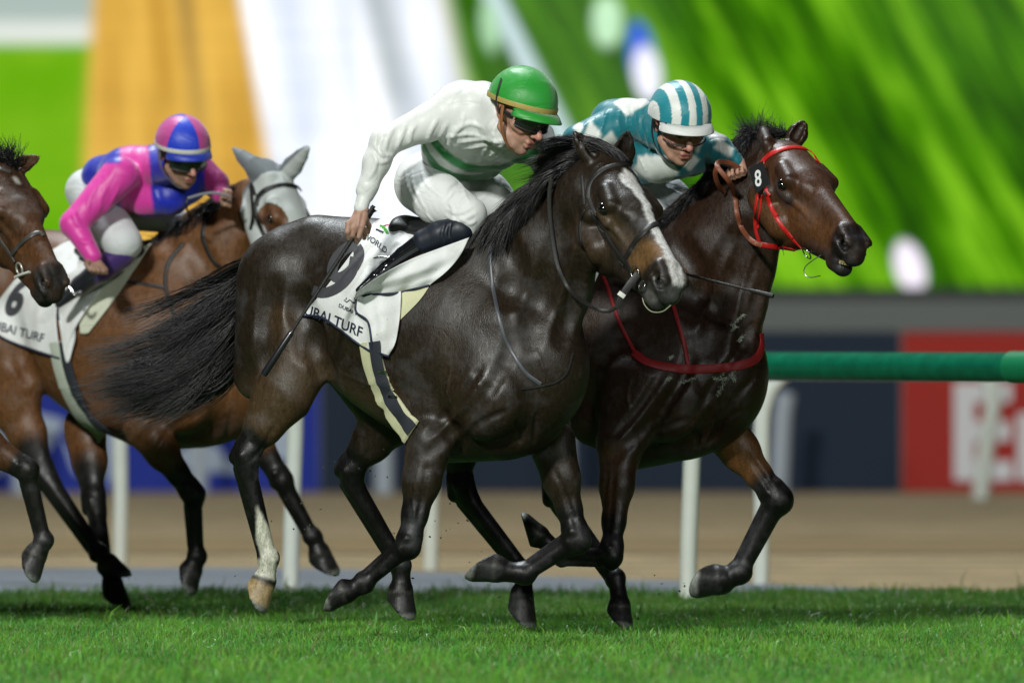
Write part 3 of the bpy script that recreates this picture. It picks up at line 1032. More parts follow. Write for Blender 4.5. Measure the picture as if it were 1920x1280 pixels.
class Head:
    def __init__(s, O, A, Fr, Wd, sc):
        s.O = np.asarray(O, float); s.sc = sc
        s.A = np.asarray(A, float) / np.linalg.norm(A)
        Fr = np.asarray(Fr, float); Fr = Fr - (Fr @ s.A) * s.A; s.F = Fr / np.linalg.norm(Fr)
        s.W = np.cross(s.A, s.F)
        if s.W @ np.asarray(Wd, float) < 0:
            s.W = -s.W

    def p(s, a, f, w):
        return s.O + s.sc * (a * s.A + f * s.F + w * s.W)

    def build(s, F, mouth_open=0.0):
        c = s.sc; p = s.p

        def cap(a, b, ra, rb, k=.02, ax=None, sx=1.0, op='u'):
            F.cap(p(*a), p(*b), ra * c, rb * c, k, {'W': s.W, 'F': s.F, 'A': s.A, None: None}[ax], sx, op)

        def both(a, b, ra, rb, k=.012, ax=None, sx=1.0, op='u'):
            for g in (1, -1):
                cap((a[0], a[1], a[2] * g), (b[0], b[1], b[2] * g), ra, rb, k, ax, sx, op)
        cap((.03, -.075, 0), (.20, -.078, 0), .070, .078, .03, 'W', 1.18)         # skull
        cap((.06, -.03, 0), (.26, -.035, 0), .030, .034, .04, 'W', 1.9)           # flat forehead
        cap((.11, -.165, 0), (.21, -.185, 0), .117, .106, .03, 'W', .60)          # cheek plates
        both((.09, -.18, .050), (.22, -.205, .045), .060, .055, .014)               # masseter
        cap((.22, -.055, 0), (.50, -.052, 0), .056, .034, .03, 'W', 1.0)          # nose bone
        cap((.25, -.13, 0), (.49, -.100, 0), .090, .052, .03, 'W', .66)           # mid face
        cap((.28, -.205, 0), (.50, -.150, 0), .042, .032, .02, 'W', .95)           # lower jaw bar
        cap((.495, -.083, 0), (.545, -.088, 0), .052, .050, .02, 'W', .92)       # muzzle
        cap((.565, -.095, 0), (.575, -.105, 0), .036, .033, .015, 'W', 1.15)      # upper lip
        mo = mouth_open
        cap((.50, -.158 - mo, 0), (.545, -.155 - mo, 0), .032, .028, .012, 'W', 1.15)   # lower lip
        cap((.495, -.168 - mo, 0), (.51, -.165 - mo, 0), .022, .02, .012)         # chin
        both((.145, -.035, .072), (.215, -.040, .082), .024, .026, .016)          # brow
        both((.19, -.085, .080), (.235, -.094, .074), .022, .018, .012)           # lower orbit
        both((.235, -.098, .064), (.37, -.105, .040), .010, .007, .014)           # facial crest
        both((.06, -.11, .074), (.15, -.13, .078), .036, .032, .02)               # behind the eye
        both((.10, -.030, .060), (.12, -.035, .062), .020, .020, .012, op='s') if False else None
        both((.50, -.048, .030), (.562, -.062, .037), .019, .022, .010)           # nostril wing
        both((.52, -.085, .044), (.565, -.092, .035), .014, .014, .010)
        both((.542, -.064, .060), (.568, -.074, .046), .0185, .0165, .004, op='s')  # nostril
        both((.555, -.072, .050), (.54, -.075, .030), .011, .010, .004, op='s')
        both((.200, -.064, .116), (.214, -.066, .110), .014, .013, .006, op='s')  # eye socket
        both((.475, -.122, .060), (.595, -.132, .012), .0045, .0045, .006, op='s')  # mouth
        both((.28, -.15, .062), (.44, -.135, .048), .007, .005, .012, op='s')
        

    def ear(s, F, base, tip, open_dir, r=.030, L=.17):
        """a pricked ear, base and tip are points in space"""
        base = np.asarray(base, float); tip = np.asarray(tip, float); od = np.asarray(open_dir, float); od /= np.linalg.norm(od)
        c = s.sc
        ax = tip - base
        m1 = base + ax * .38
        m2 = base + ax * .72
        F.cap(base - ax * .12, m1, r * c * .9, r * c * 1.02, .012, od, .72)
        F.cap(m1, m2, r * c * 1.02, r * c * .66, .006, od, .60)
        F.cap(m2, tip, r * c * .66, r * c * .14, .004, od, .55)
        F.cap(base + ax * .22 + od * .020 * c, m2 + od * .014 * c, r * c * .55, r * c * .40, .004, None, 1, 's')
        F.cap(m2 + od * .014 * c, base + ax * .92 + od * .008 * c, r * c * .40, r * c * .1, .003, None, 1, 's')


def leg_fore(F, q, L, w=1.0, v=1.32):
    """q: list of joints (points): elbow, knee, fetlock, coronet, toe; w girth above, v girth below the knee"""
    el, kn, fe, co, to = [np.asarray(x, float) for x in q]
    f = kn - el; f /= np.linalg.norm(f)
    side = L / np.linalg.norm(L)
    fwd = np.cross(side, f); fwd /= np.linalg.norm(fwd)
    if fwd[0] < 0: fwd = -fwd
    F.chain([(el, .100 * w), (el + (kn - el) * .38, .076 * w), (el + (kn - el) * .70, .050 * w), (kn - f * .05, .044 * w)], .03, side, .8)
    F.cap(el + fwd * .03, el + (kn - el) * .6 + fwd * .026, .058 * w, .028 * w, .012)       # extensor
    F.cap(el - fwd * .040, el + (kn - el) * .62 - fwd * .024, .052 * w, .024 * w, .012)      # flexor
    F.cap(kn - f * .040, kn + f * .006, .036 * v, .037 * v, .015, side, .90)
    c = fe - kn; cl = np.linalg.norm(c); c /= cl
    bk = np.cross(side, c)
    if bk @ fwd > 0: bk = -bk
    F.cap(kn + c * .02, fe - c * .035, .026 * v, .0195 * v, .02)
    F.cap(kn + c * .05 + bk * .031, fe - c * .02 + bk * .029, .0145 * v, .013 * v, .004)      # tendons
    F.ball(kn + bk * .034, .022 * v, .012)
    F.ball(fe, .029 * v, .015); F.ball(fe + bk * .026, .019 * v, .010)
    for sg in (1, -1):
        F.ball(kn - f * .028 + side * .033 * sg + fwd * .008, .0165 * v, .005); F.ball(kn + c * .022 + side * .028 * sg, .016 * v, .005)
        F.ball(fe + bk * .012 + side * .020 * sg, .018 * v, .007)
    F.cap(kn - f * .03 + fwd * .034, kn + fwd * .036, .015 * v, .013 * v, .006)
    hoof(F, fe, co, to, side, v / 1.32 * 1.14, bk)


def hoof(F, fe, co, to, side, w=1.0, bk=None):
    p_ = co - fe; pl = np.linalg.norm(p_); p_ /= pl
    F.cap(fe + p_ * .02, co - p_ * .005, .028 * w, .033 * w, .018)
    h = to - co; hl = np.linalg.norm(h); h /= hl
    if bk is None: bk = np.zeros(3)
    bk = bk - (bk @ h) * h; bk = bk / (np.linalg.norm(bk) + 1e-9)
    F.cap(co + bk * .004, co + h * .008 + bk * .004, .040 * w, .042 * w, .005)
    F.cap(co + h * .014, to - h * .010, .038 * w, .050 * w, .002)
    F.cap(co + h * .014 + bk * .012, to - h * .03 + bk * .022, .036 * w, .042 * w, .006)
    F.cut(to - h * .004 - bk * .02, h * .78 + bk * .70, .12)


def leg_hind(F, q, L, w=1.0, v=1.3):
    """stifle, hock, fetlock, coronet, toe"""
    st, hk, fe, co, to = [np.asarray(x, float) for x in q]
    side = L / np.linalg.norm(L)
    g = hk - st; gl = np.linalg.norm(g); g /= gl
    c = fe - hk; cl = np.linalg.norm(c); c /= cl
    bk = np.cross(side, g)
    if bk[0] > 0: bk = -bk
    F.chain([(st, .105 * w), (st + (hk - st) * .45, .080 * w), (hk - g * .08, .050 * w)], .03, side, .75)
    F.cap(st + bk * .04 + g * .03, hk - g * .05 + bk * .050, .066 * w, .016 * w, .014)      # Achilles
    F.cap(hk - g * .06 + bk * .050, hk + bk * .044 + c * .01, .018 * v, .024 * v, .010)         # point of hock
    F.cap(hk - g * .035, hk + c * .045, .040 * v, .030 * v, .018, side, .85)
    bc = np.cross(side, c)
    if bc @ bk < 0: bc = -bc
    F.cap(hk + c * .03, fe - c * .03, .028 * v, .0205 * v, .02)
    F.cap(hk + c * .03 + bc * .036, fe - c * .02 + bc * .030, .0165 * v, .014 * v, .004)
    F.ball(fe, .030 * v, .015); F.ball(fe + bc * .026, .020 * v, .010)
    for sg in (1, -1):
        F.cap(hk - g * .02 + side * .030 * sg, hk + c * .03 + side * .024 * sg, .018 * v, .014 * v, .006)
        F.ball(fe + bc * .012 + side * .020 * sg, .018 * v, .007)
    hoof(F, fe, co, to, side, v / 1.3 * 1.12, bc)


def legpig(q, black=(.0055, .005, .005), up=.62, r=.075, hoofc=HOOFC, stick=None):
    """pigment of a black-pointed leg with a dark hoof"""
    a, k, fe, co, to = [np.asarray(x, float) for x in q]
    h = (to - co); h = h / np.linalg.norm(h)
    out = [(k + (a - k) * (1 - up), k, .055, .05, black), (k, fe, .075, .01, black), (fe, co, .06, .01, black)]
    return out


def hoofpaint(V, col, qs, c=HOOFC, band=None):
    for q in qs:
        co, to = np.asarray(q[3], float), np.asarray(q[4], float)
        h = to - co; hl = np.linalg.norm(h); h /= hl
        t = (V - co) @ h
        rad = np.linalg.norm(V - co - t[:, None] * h, axis=1)
        m = (t > .008) & (t < hl + .03) & (rad < .085)
        col[m] = c
        m2 = (t > .003) & (t <= .013) & (rad < .06)
        col[m2] = np.array([.05, .048, .04])
        m3 = (t > hl - .006) & (t < hl + .03) & (rad > .046) & (rad < .085)
        col[m3] = np.array([.20, .21, .19])
    return col


def trunk(F, M, LAT, k=1.0):
    """rump, barrel, shoulders and breast of a galloping horse; M maps the leading horse's photo positions to this horse"""
    r = lambda x: U(x) * k
    w = .70
    F.chain([(M(560, 550), r(110)), (M(605, 535), r(122)), (M(660, 555), r(142)), (M(730, 590), r(172)), (M(800, 625), r(186)),
             (M(870, 655), r(186)), (M(935, 675), r(165)), (M(975, 690), r(138))], .05, LAT, w)
    F.cap(M(600, 486), M(700, 490), r(66), r(62), .05, LAT, .8)           # loin
    F.cap(M(700, 490), M(880, 500), r(62), r(56), .05, LAT, .6)           # back to withers
    F.cap(M(553, 525, -.10), M(556, 640, -.13), r(92), r(84), .04, LAT, .7)    # near quarter
    F.cap(M(528, 550, -.09), M(512, 700, -.11), r(60), r(52), .04, LAT, .8)    # hamstring
    F.cap(M(556, 640, -.13), M(552, 715, -.14), r(66), r(54), .03, LAT, .8)    # thigh
    F.cap(M(565, 520, .10), M(600, 640, .13), r(92), r(78), .04, LAT, .8)
    F.cap(M(560, 470, -.05), M(600, 450, -.05), r(50), r(42), .04)             # croup muscle
    F.cap(M(905, 500, -.09), M(955, 740, -.20), r(58), r(84), .04, LAT, .62)   # shoulder blade
    F.cap(M(860, 600, -.18), M(850, 760, -.19), r(50), r(60), .022, LAT, .6)   # triceps
    F.cap(M(820, 770, -.19), M(870, 800, -.19), r(54), r(44), .015, LAT, .7)
    F.cap(M(970, 620, -.10), M(975, 750, -.13), r(84), r(64), .03, LAT, .8)
    F.cap(M(990, 650, .0), M(995, 730, .0), r(68), r(64), .04, LAT, 1.0)
    F.cap(M(930, 800, -.13), M(962, 760, -.14), r(38), r(30), .010)            # pectorals
    F.cap(M(985, 815, -.06), M(1010, 785, -.07), r(34), r(28), .010)
    F.cap(M(1000, 790, .06), M(1010, 740, .05), r(44), r(38), .014)
    F.cap(M(930, 700, .15), M(955, 760, .15), r(90), r(70), .04, LAT, .7)
    F.cap(M(860, 782, -.02), M(950, 792, -.04), r(84), r(70), .03, LAT, 1.0)
    F.cap(M(850, 795, .0), M(980, 800, .0), r(64), r(52), .04, LAT, 1.1)


def stroke_set(F, T, near=True):
    """muscle relief of quarter, flank, shoulder and breast; T maps photo positions"""
    for v in ([(640, 700), (690, 722), (735, 752), (775, 790)], [(690, 722), (712, 715), (745, 725)], [(880, 700), (905, 735), (900, 770), (925, 790)],
              [(845, 690), (838, 735), (850, 770)], [(600, 745), (570, 780), (545, 812)], [(785, 880), (775, 930), (780, 980)], [(1000, 640), (1020, 700), (1015, 750)],
              [(480, 830), (486, 870), (480, 905)], [(1050, 900), (1062, 950)]):
        F.stroke([T(*p) for p in v], .0045, .0028, .007, 'u')      # veins
    def st(pts, r, sink, k=.03, op='s'):
        F.stroke([T(*p) for p in pts], r, sink, k, op)
    st([(566, 560), (572, 600), (576, 660)], .05, .003, .05)          # between quarter and flank
    st([(512, 540), (500, 600), (498, 680)], .04, .0015, .05)          # hamstring
    st([(600, 620), (598, 660), (606, 700)], .030, .006, .04)
    st([(948, 540), (960, 640), (925, 720), (868, 790), (800, 850)], .035, .006, .026)     # in front of the arm
    st([(900, 690), (860, 750), (800, 820)], .022, .005, .016)
    st([(950, 770), (890, 800), (858, 850)], .014, .008, .010)
    st([(966, 790), (975, 830)], .012, .008, .008)
    st([(1010, 770), (1000, 830)], .012, .006, .010)
    st([(1060, 420), (1040, 500), (1000, 580), (990, 640)], .05, .004, .05)   # neck muscle
    st([(1090, 470), (1075, 560), (1050, 640)], .035, .006, .035)
    st([(940, 450), (965, 500), (960, 560)], .05, .002, .05)
    st([(800, 870), (792, 930), (782, 980)], .010, .005, .010)
    st([(520, 790), (492, 840), (470, 862)], .010, .004, .010)


class Hair:
    def __init__(s):
        s.V = []; s.F = []; s.n = 0

    def strand(s, pts, r0, r1=0.0003):
        m = len(pts); k = 3
        T = np.gradient(pts, axis=0); T /= np.linalg.norm(T, axis=1)[:, None] + 1e-12
        A = np.cross(T, np.array([.31, .9, .2])); A /= np.linalg.norm(A, axis=1)[:, None] + 1e-12
        B = np.cross(T, A)
        t = np.linspace(0, 1, m)
        r = (r0 * (1 - t ** 2.2) + r1)[:, None]
        ring = [pts + r * (math.cos(2.094 * j) * A + math.sin(2.094 * j) * B) for j in range(k)]
        V = np.stack(ring, 1).reshape(-1, 3)
        i = np.arange(m - 1)[:, None]; j = np.arange(k)[None, :]
        F = np.stack([i * k + j, i * k + (j + 1) % k, (i + 1) * k + (j + 1) % k, (i + 1) * k + j], -1).reshape(-1, 4)
        s.V.append(V); s.F.append(F + s.n); s.n += len(V)

    def obj(s, name, mat, parent):
        return mesh_obj(name, np.concatenate(s.V), np.concatenate(s.F), mat, parent, True)


def hair_guides(guides, n, rnd=.012, seg=10, r=.0016, clump=14, frizz=.004, hair=None, spread=None, seed=1, lenv=.35):
    """strands interpolated between neighbouring guide curves (each a list of points in space, root first)"""
    rg = np.random.default_rng(seed)
    G = np.array([resample(np.array(g, float), seg) for g in guides])
    hair = hair or Hair()
    ng = len(G)
    cl = []
    for c in range(max(2, n // clump)):
        u = rg.uniform(0, ng - 1.0001); i = int(u); f = u - i
        cl.append((u, rg.normal(size=3) * rnd, rg.normal(size=3) * rnd * 1.6, rg.uniform(1 - lenv, 1.08)))
    t = np.linspace(0, 1, seg)[:, None]
    for q in range(n):
        u, o0, o1, ln = cl[rg.integers(len(cl))]
        uu = np.clip(u + rg.normal() * .10, 0, ng - 1.0001); i = int(uu); f = uu - i
        g = G[i] * (1 - f) + G[i + 1] * f
        ln2 = ln * rg.uniform(.85, 1.05)
        root = g[0]
        tt = np.clip(t * ln2, 0, 1.15)
        idx = tt[:, 0] * (seg - 1); k = np.minimum(idx.astype(int), seg - 2); fr = (idx - k)[:, None]
        p = g[k] * (1 - fr) + g[k + 1] * fr
        spr = rg.normal(size=3) * rnd * .24
        wv = np.sin(t * rg.uniform(5, 11) + rg.uniform(0, 6)) * rg.normal(size=3) * frizz
        p = p + o0 * .5 + o1 * t ** 1.3 + spr * (.6 + .6 * np.abs(t - .5)) + wv * t
        p = p + rg.normal(size=3) * frizz * 2.2 * t ** 2
        hair.strand(p, r * rg.uniform(.6, 1.3))
    return hair


def eyes(hd, parent, near_only=False):
    m = MB()
    for g in (1, -1):
        R = np.array([hd.A, hd.F, hd.W])
        m.ellipsoid(hd.p(.206, -.064, .0935 * g), R, np.array([.0225, .019, .019]) * hd.sc, 20, 14)
        o = m.obj('eye', EYEM, parent); m = MB()


EYEM = simple('eye_gloss', (.004, .003, .003), rough=.04, spec=.8, coat=1.0, noise=0)
MANEM = hair_mat('black_hair', (.0065, .006, .0065), .45)
LEATHM = simple('black_leather', (.014, .013, .012), rough=.52, noise=.4, nscale=160, bump=.0008)
STEELM = simple('bit_steel', (.55, .55, .53), rough=.22, metal=1.0, noise=.1)
# ---- the leading dark horse, number 9
def build_h9():
    tl = -0.00125                       # depth per photo pixel along the body: it runs to the right and towards us
    LAT = np.array([.5, .866, 0])       # across the body, away from us
    def M(px, py, lat=0.0, dd=0.0):     # point on the body's mid plane, lat metres off it
        d = (px - 760) * tl + dd
        q = P(px, py, d)
        return q + LAT * lat
    def D(px, py, d):
        return P(px, py, d)
    r = U
    F = Field(.0072)
    trunk(F, M, LAT)
    # neck
    F.chain([(M(900, 560), r(120)), (M(960, 530), r(118)), (M(1010, 480), r(104)), (M(1060, 425), r(82)), (D(1105, 375, -.50), r(66)), (D(1140, 345, -.52), r(50))], .04, LAT, .62)
    F.chain([(M(1010, 600), r(86)), (M(1050, 540), r(62)), (D(1085, 470, -.50), r(44))], .04, LAT, .7)
    F.chain([(M(930, 445), r(34)), (M(990, 392), r(30)), (M(1050, 345), r(26)), (D(1120, 305, -.50), r(26))], .03, LAT, .6)   # crest
    # legs
    nf = [D(805, 830, -.32), D(766, 1022, -.36), D(684, 1093, -.30), D(648, 1110, -.30), D(612, 1118, -.30)]
    ff = [D(1035, 830, -.12), D(1082, 1010, -.16), D(985, 1076, -.10), D(932, 1068, -.10), D(888, 1058, -.10)]
    nh = [D(530, 735, .08), D(458, 862, .12), D(505, 1045, .14), D(497, 1088, .14), D(476, 1132, .13)]
    fh = [D(735, 775, .22), D(652, 890, .34), D(752, 1058, .38), D(753, 1105, .38), D(752, 1152, .38)]
    leg_fore(F, nf, LAT, 1.04, 1.48); leg_fore(F, ff, LAT, 1.02, 1.62)
    leg_hind(F, nh, LAT, 1.0, 1.46); leg_hind(F, fh, LAT, 1.05, 1.48)
    F.cap(M(600, 640, -.12), nh[0], r(80), r(60), .03, LAT, .7)
    F.cap(M(640, 640, .10), fh[0], r(90), r(62), .03, LAT, .7)
    F.cap(nh[0], nh[0] + (nh[1] - nh[0]) * .5, r(58), r(34), .03, LAT, .7)
    # head
    hd = Head(P(1148, 292, -.50), (.373, -.696, -.613), (.407, -.471, .783), (-.833, -.542, .108), 1.30)
    hd.build(F)
    hd.ear(F, hd.p(-.005, -.03, .055), P(1075, 246, -.50), (.75, -.65, .1), .034)
    hd.ear(F, hd.p(-.005, -.03, -.050), P(1178, 246, -.56), (-.25, -.95, .1), .036)
    F.build()
    stroke_set(F, lambda x, y: (x, y))
    F.stroke([(1040, 880), (1068, 950), (1080, 985)], .010, .005, .010)
    V, Q = F.mesh()
    base = (.0185, .0122, .0072)
    tan = (.060, .036, .018)
    blk = (.0055, .0050, .0050)
    br = [(hd.p(.46, -.02, -.01), hd.p(.40, -.10, .04), .035, .05, (.15, .080, .030)),
          (hd.p(.35, -.09, .05), hd.p(.22, -.09, .09), .02, .05, (.065, .043, .024)),
          (hd.p(.14, -.20, .07), hd.p(.24, -.20, .07), .03, .07, (.040, .024, .013)),
          (M(560, 760, -.2), M(500, 800, -.2), .08, .12, (.062, .038, .018)),
          (M(600, 700, -.2), M(720, 780, -.2), .05, .12, (.056, .036, .019)),
          (M(770, 760, -.3), M(790, 850, -.3), .05, .10, (.060, .036, .017)),
          (M(1050, 470, -.25), M(1060, 560, -.2), .03, .09, (.050, .030, .014)),
          (M(580, 600, -.2), M(600, 690, -.2), .02, .08, (.055, .033, .016)), (M(900, 640, -.2), M(930, 760, -.2), .03, .10, (.040, .026, .013)),
          (hd.p(.56, -.10, 0), hd.p(.53, -.16, 0), .06, .03, (.030, .030, .028)),
          (hd.p(.55, -.05, -.01), hd.p(.575, -.10, .0), .026, .02, (.20, .19, .175)), (hd.p(.53, -.13, .03), hd.p(.53, -.16, 0), .03, .02, (.07, .068, .062)),
          (hd.p(.545, -.066, .062), hd.p(.56, -.07, .05), .012, .006, (.09, .03, .028))]
    for q, up in ((nf, .7), (ff, .8), (nh, .75), (fh, .8)):
        br += legpig(q, blk, up)
    col = brushes(V, base, br)
    # white blaze down the face
    L_ = (V - hd.O) @ np.stack([hd.A, hd.F, hd.W], 1) / hd.sc
    a, f_, w_ = L_.T
    cen = np.interp(a, [.10, .2, .34, .48, .56], [.0, -.006, -.004, -.004, -.006])
    wid = np.interp(a, [.085, .11, .16, .2, .34, .46, .52, .58], [0, .030, .034, .018, .017, .021, .028, .018])
    jag = .003 * np.sin(a * 61 + 2 * np.sin(a * 29 + w_ * 60)) + .0025 * np.sin(a * 133 + 5 * np.sin(a * 41) + w_ * 90)
    mk = (np.abs(w_ - cen) < wid + jag) & (f_ > -.075) & (a > .085) & (a < .585) & (np.abs(w_) < .1)
    col[mk] = (.55, .54, .52)
    # white sock on the near hind
    s0, s1 = nh[1] + (nh[2] - nh[1]) * .45, nh[3]
    ax = (nh[2] - nh[1]); t = ((V - nh[1]) @ ax) / (ax @ ax)
    rad = np.linalg.norm(V - nh[1] - t[:, None] * ax, axis=1)
    sx = (V[:, 0] - (nh[1][0] + t * ax[0]))
    m = (rad < .07) & (t > .45) & (t < 1.05) & (np.abs(sx - .003) < np.clip((t - .45) * .11, 0, .034)) & (V[:, 1] < nh[1][1] + t * ax[1] + .01)
    m |= (np.linalg.norm(V - (nh[2] + nh[3]) / 2, axis=1) < .058) & (sx < .022)
    col[m] = (.52, .52, .42)
    col = hoofpaint(V, col, [nf, ff, fh], HOOFC)
    col = hoofpaint(V, col, [nh], (.33, .24, .12))
    col = soften(col, Q, 1)
    horse = empty('race_horse', 'dark brown race horse with a white blaze under the number 9 cloth', 'horse', group='race horses at full gallop')
    body = mesh_obj('body', V, Q, COATM, horse, True, col)
    eyes(hd, horse)
    return horse, F, hd, dict(M=M, D=D, LAT=LAT)


H9, F9, HD9, K9 = build_h9()
# ---- the bay horse beside it, number 8, in red bridle
def build_h8():
    tl = -0.00125
    LAT = np.array([.5, .866, 0])
    def M(px, py, lat=0.0, dd=0.0):
        d = 1.02 + (px - 760) * tl + dd
        return P(px + 338, py + 14 - .26 * max(0, px - 900) * min(1, max(0, (py - 700) / 60)), d) + LAT * lat
    def D(px, py, d):
        return P(px, py, d)
    r = lambda x: U(x, 1)
    F = Field(.0075)
    trunk(F, M, LAT, 1.0)
    N = lambda px, py, r_, dd=0: (P(px, py, 1.02 + (px - 1098) * tl + dd), r(r_))
    F.chain([N(1230, 575, 116), N(1290, 532, 110), N(1342, 474, 98), N(1388, 410, 80), N(1424, 360, 62), N(1455, 315, 48)], .04, LAT, .62)
    F.chain([N(1345, 640, 84), N(1375, 560, 66), N(1402, 500, 52), N(1424, 450, 42)], .04, LAT, .7)
    F.chain([N(1240, 440, 36), N(1300, 392, 32), N(1350, 335, 28), N(1400, 280, 26), N(1440, 262, 24)], .03, LAT, .6)
    nf = [D(1163, 830, .54), D(1146, 1040, .42), D(1052, 1040, .48), D(1010, 1003, .48), D(975, 986, .48)]
    ff = [D(1345, 790, .86), D(1458, 935, .78), D(1388, 1072, .80), D(1352, 1088, .80), D(1306, 1086, .80)]
    nh = [D(860, 780, 1.12), D(868, 922, 1.10), D(985, 1070, .98), D(980, 1112, .96), D(979, 1172, .95)]
    fh = [D(1040, 790, 1.40), D(1045, 930, 1.30), D(1155, 1082, 1.10), D(1163, 1134, 1.06), D(1161, 1174, 1.04)]
    F.cap(P(1200, 740, .62), nf[0], U(88), U(46), .05, LAT, .8)
    F.cap(P(1340, 700, .9), ff[0], U(80), U(46), .05, LAT, .8)
    leg_fore(F, nf, LAT, .95, 1.42); leg_fore(F, ff, LAT, 1.08, 1.8)
    leg_hind(F, nh, LAT, .95, 1.42); leg_hind(F, fh, LAT, .9, 1.38)
    F.cap(M(620, 640, -.12), nh[0], r(80), r(60), .03, LAT, .7)
    hd = Head(P(1471, 256, .42), (.434, -.726, -.534), (.329, -.424, .844), (-.839, -.541, .055), 1.26)
    hd.build(F, .012)
    hd.ear(F, hd.p(-.005, -.03, .052), P(1428, 240, .62), (.85, -.5, .1), .032)
    hd.ear(F, hd.p(-.010, -.02, -.050), P(1508, 228, .50), (-.1, -.99, .1), .034)
    F.build()
    stroke_set(F, lambda x, y: (x + 338, y + 14))
    st = F.stroke
    st([(1400, 640), (1340, 720), (1290, 800)], .022, .008, .014)
    st([(1420, 700), (1370, 760), (1330, 830)], .016, .008, .012)
    st([(1385, 770), (1350, 800), (1330, 830)], .012, .006, .010)
    st([(1290, 700), (1240, 780), (1225, 850)], .020, .006, .016)
    st([(1430, 450), (1400, 540), (1390, 600)], .018, .008, .016)
    st([(1370, 440), (1330, 520), (1300, 600)], .03, .006, .03)
    st([(1150, 880), (1145, 960), (1140, 1010)], .009, .005, .009)
    st([(1400, 850), (1435, 900), (1450, 925)], .010, .004, .010)
    # cheek veins and creases above the mouth
    for pts in ([hd.p(.32, -.14, .075), hd.p(.40, -.13, .07), hd.p(.46, -.11, .06)], [hd.p(.33, -.17, .07), hd.p(.42, -.155, .06)]):
        for u, v in zip(pts[:-1], pts[1:]):
            F.run((u, v, .007, .007, .01, None, 1.0, 's'))
    V, Q = F.mesh()
    base = (.022, .0098, .0050)
    blk = (.0055, .0050, .0048)
    brn = (.115, .047, .017)
    br = [(hd.p(.10, -.08, 0), hd.p(.30, -.10, 0), .10, .08, (.062, .025, .011)),
          (hd.p(.30, -.13, .06), hd.p(.44, -.10, .04), .035, .06, brn),
          (hd.p(.40, -.05, 0), hd.p(.46, -.05, 0), .03, .05, (.075, .032, .014)),
          (hd.p(.14, -.20, .07), hd.p(.24, -.20, .07), .06, .06, (.088, .037, .014)),
          (hd.p(.19, -.09, .09), hd.p(.24, -.10, .08), .02, .03, (.040, .024, .018)),
          (hd.p(.53, -.08, 0), hd.p(.56, -.14, 0), .062, .025, (.014, .012, .012)),
          (hd.p(.545, -.066, .062), hd.p(.56, -.07, .05), .012, .006, (.10, .02, .02)),
          (P(1222, 720, .3), P(1245, 830, .3), .07, .12, (.080, .034, .011)),
          (P(1155, 860, .5), P(1150, 960, .5), .04, .06, (.055, .024, .009)),
          (P(1300, 800, .3), P(1360, 760, .3), .03, .08, (.055, .026, .010)),
          (P(1300, 560, .3), P(1330, 700, .1), .08, .12, (.018, .012, .008)),
          (P(1375, 840, .8), P(1432, 892, .8), .07, .05, (.14, .062, .022))]
    for q, up in ((nf, .8), (ff, .86), (nh, .6), (fh, .6)):
        br += legpig(q, blk, up)
    col = brushes(V, base, br)
    col = hoofpaint(V, col, [nf, ff, nh, fh], HOOFC)
    # yellowish teeth row between the lips is a part of its own; eye rims stay dark
    col = soften(col, Q, 1)
    horse = empty('race_horse', 'reddish bay race horse in red bridle and breast girth with an 8 tag', 'horse', group='race horses at full gallop')
    body = mesh_obj('body', V, Q, COATM, horse, True, col)
    eyes(hd, horse)
    m = MB()
    for i in range(7):
        w = .030 - i * .0085
        m.box(hd.p(.572 - abs(w) * .35, -.136, w), (.010 * hd.sc, .008 * hd.sc, .009 * hd.sc), np.array([hd.W, hd.A, hd.F]).T)
    m.obj('teeth', simple('tooth', (.45, .36, .18), .4), horse)
    return horse, F, hd


H8, F8, HD8 = build_h8()
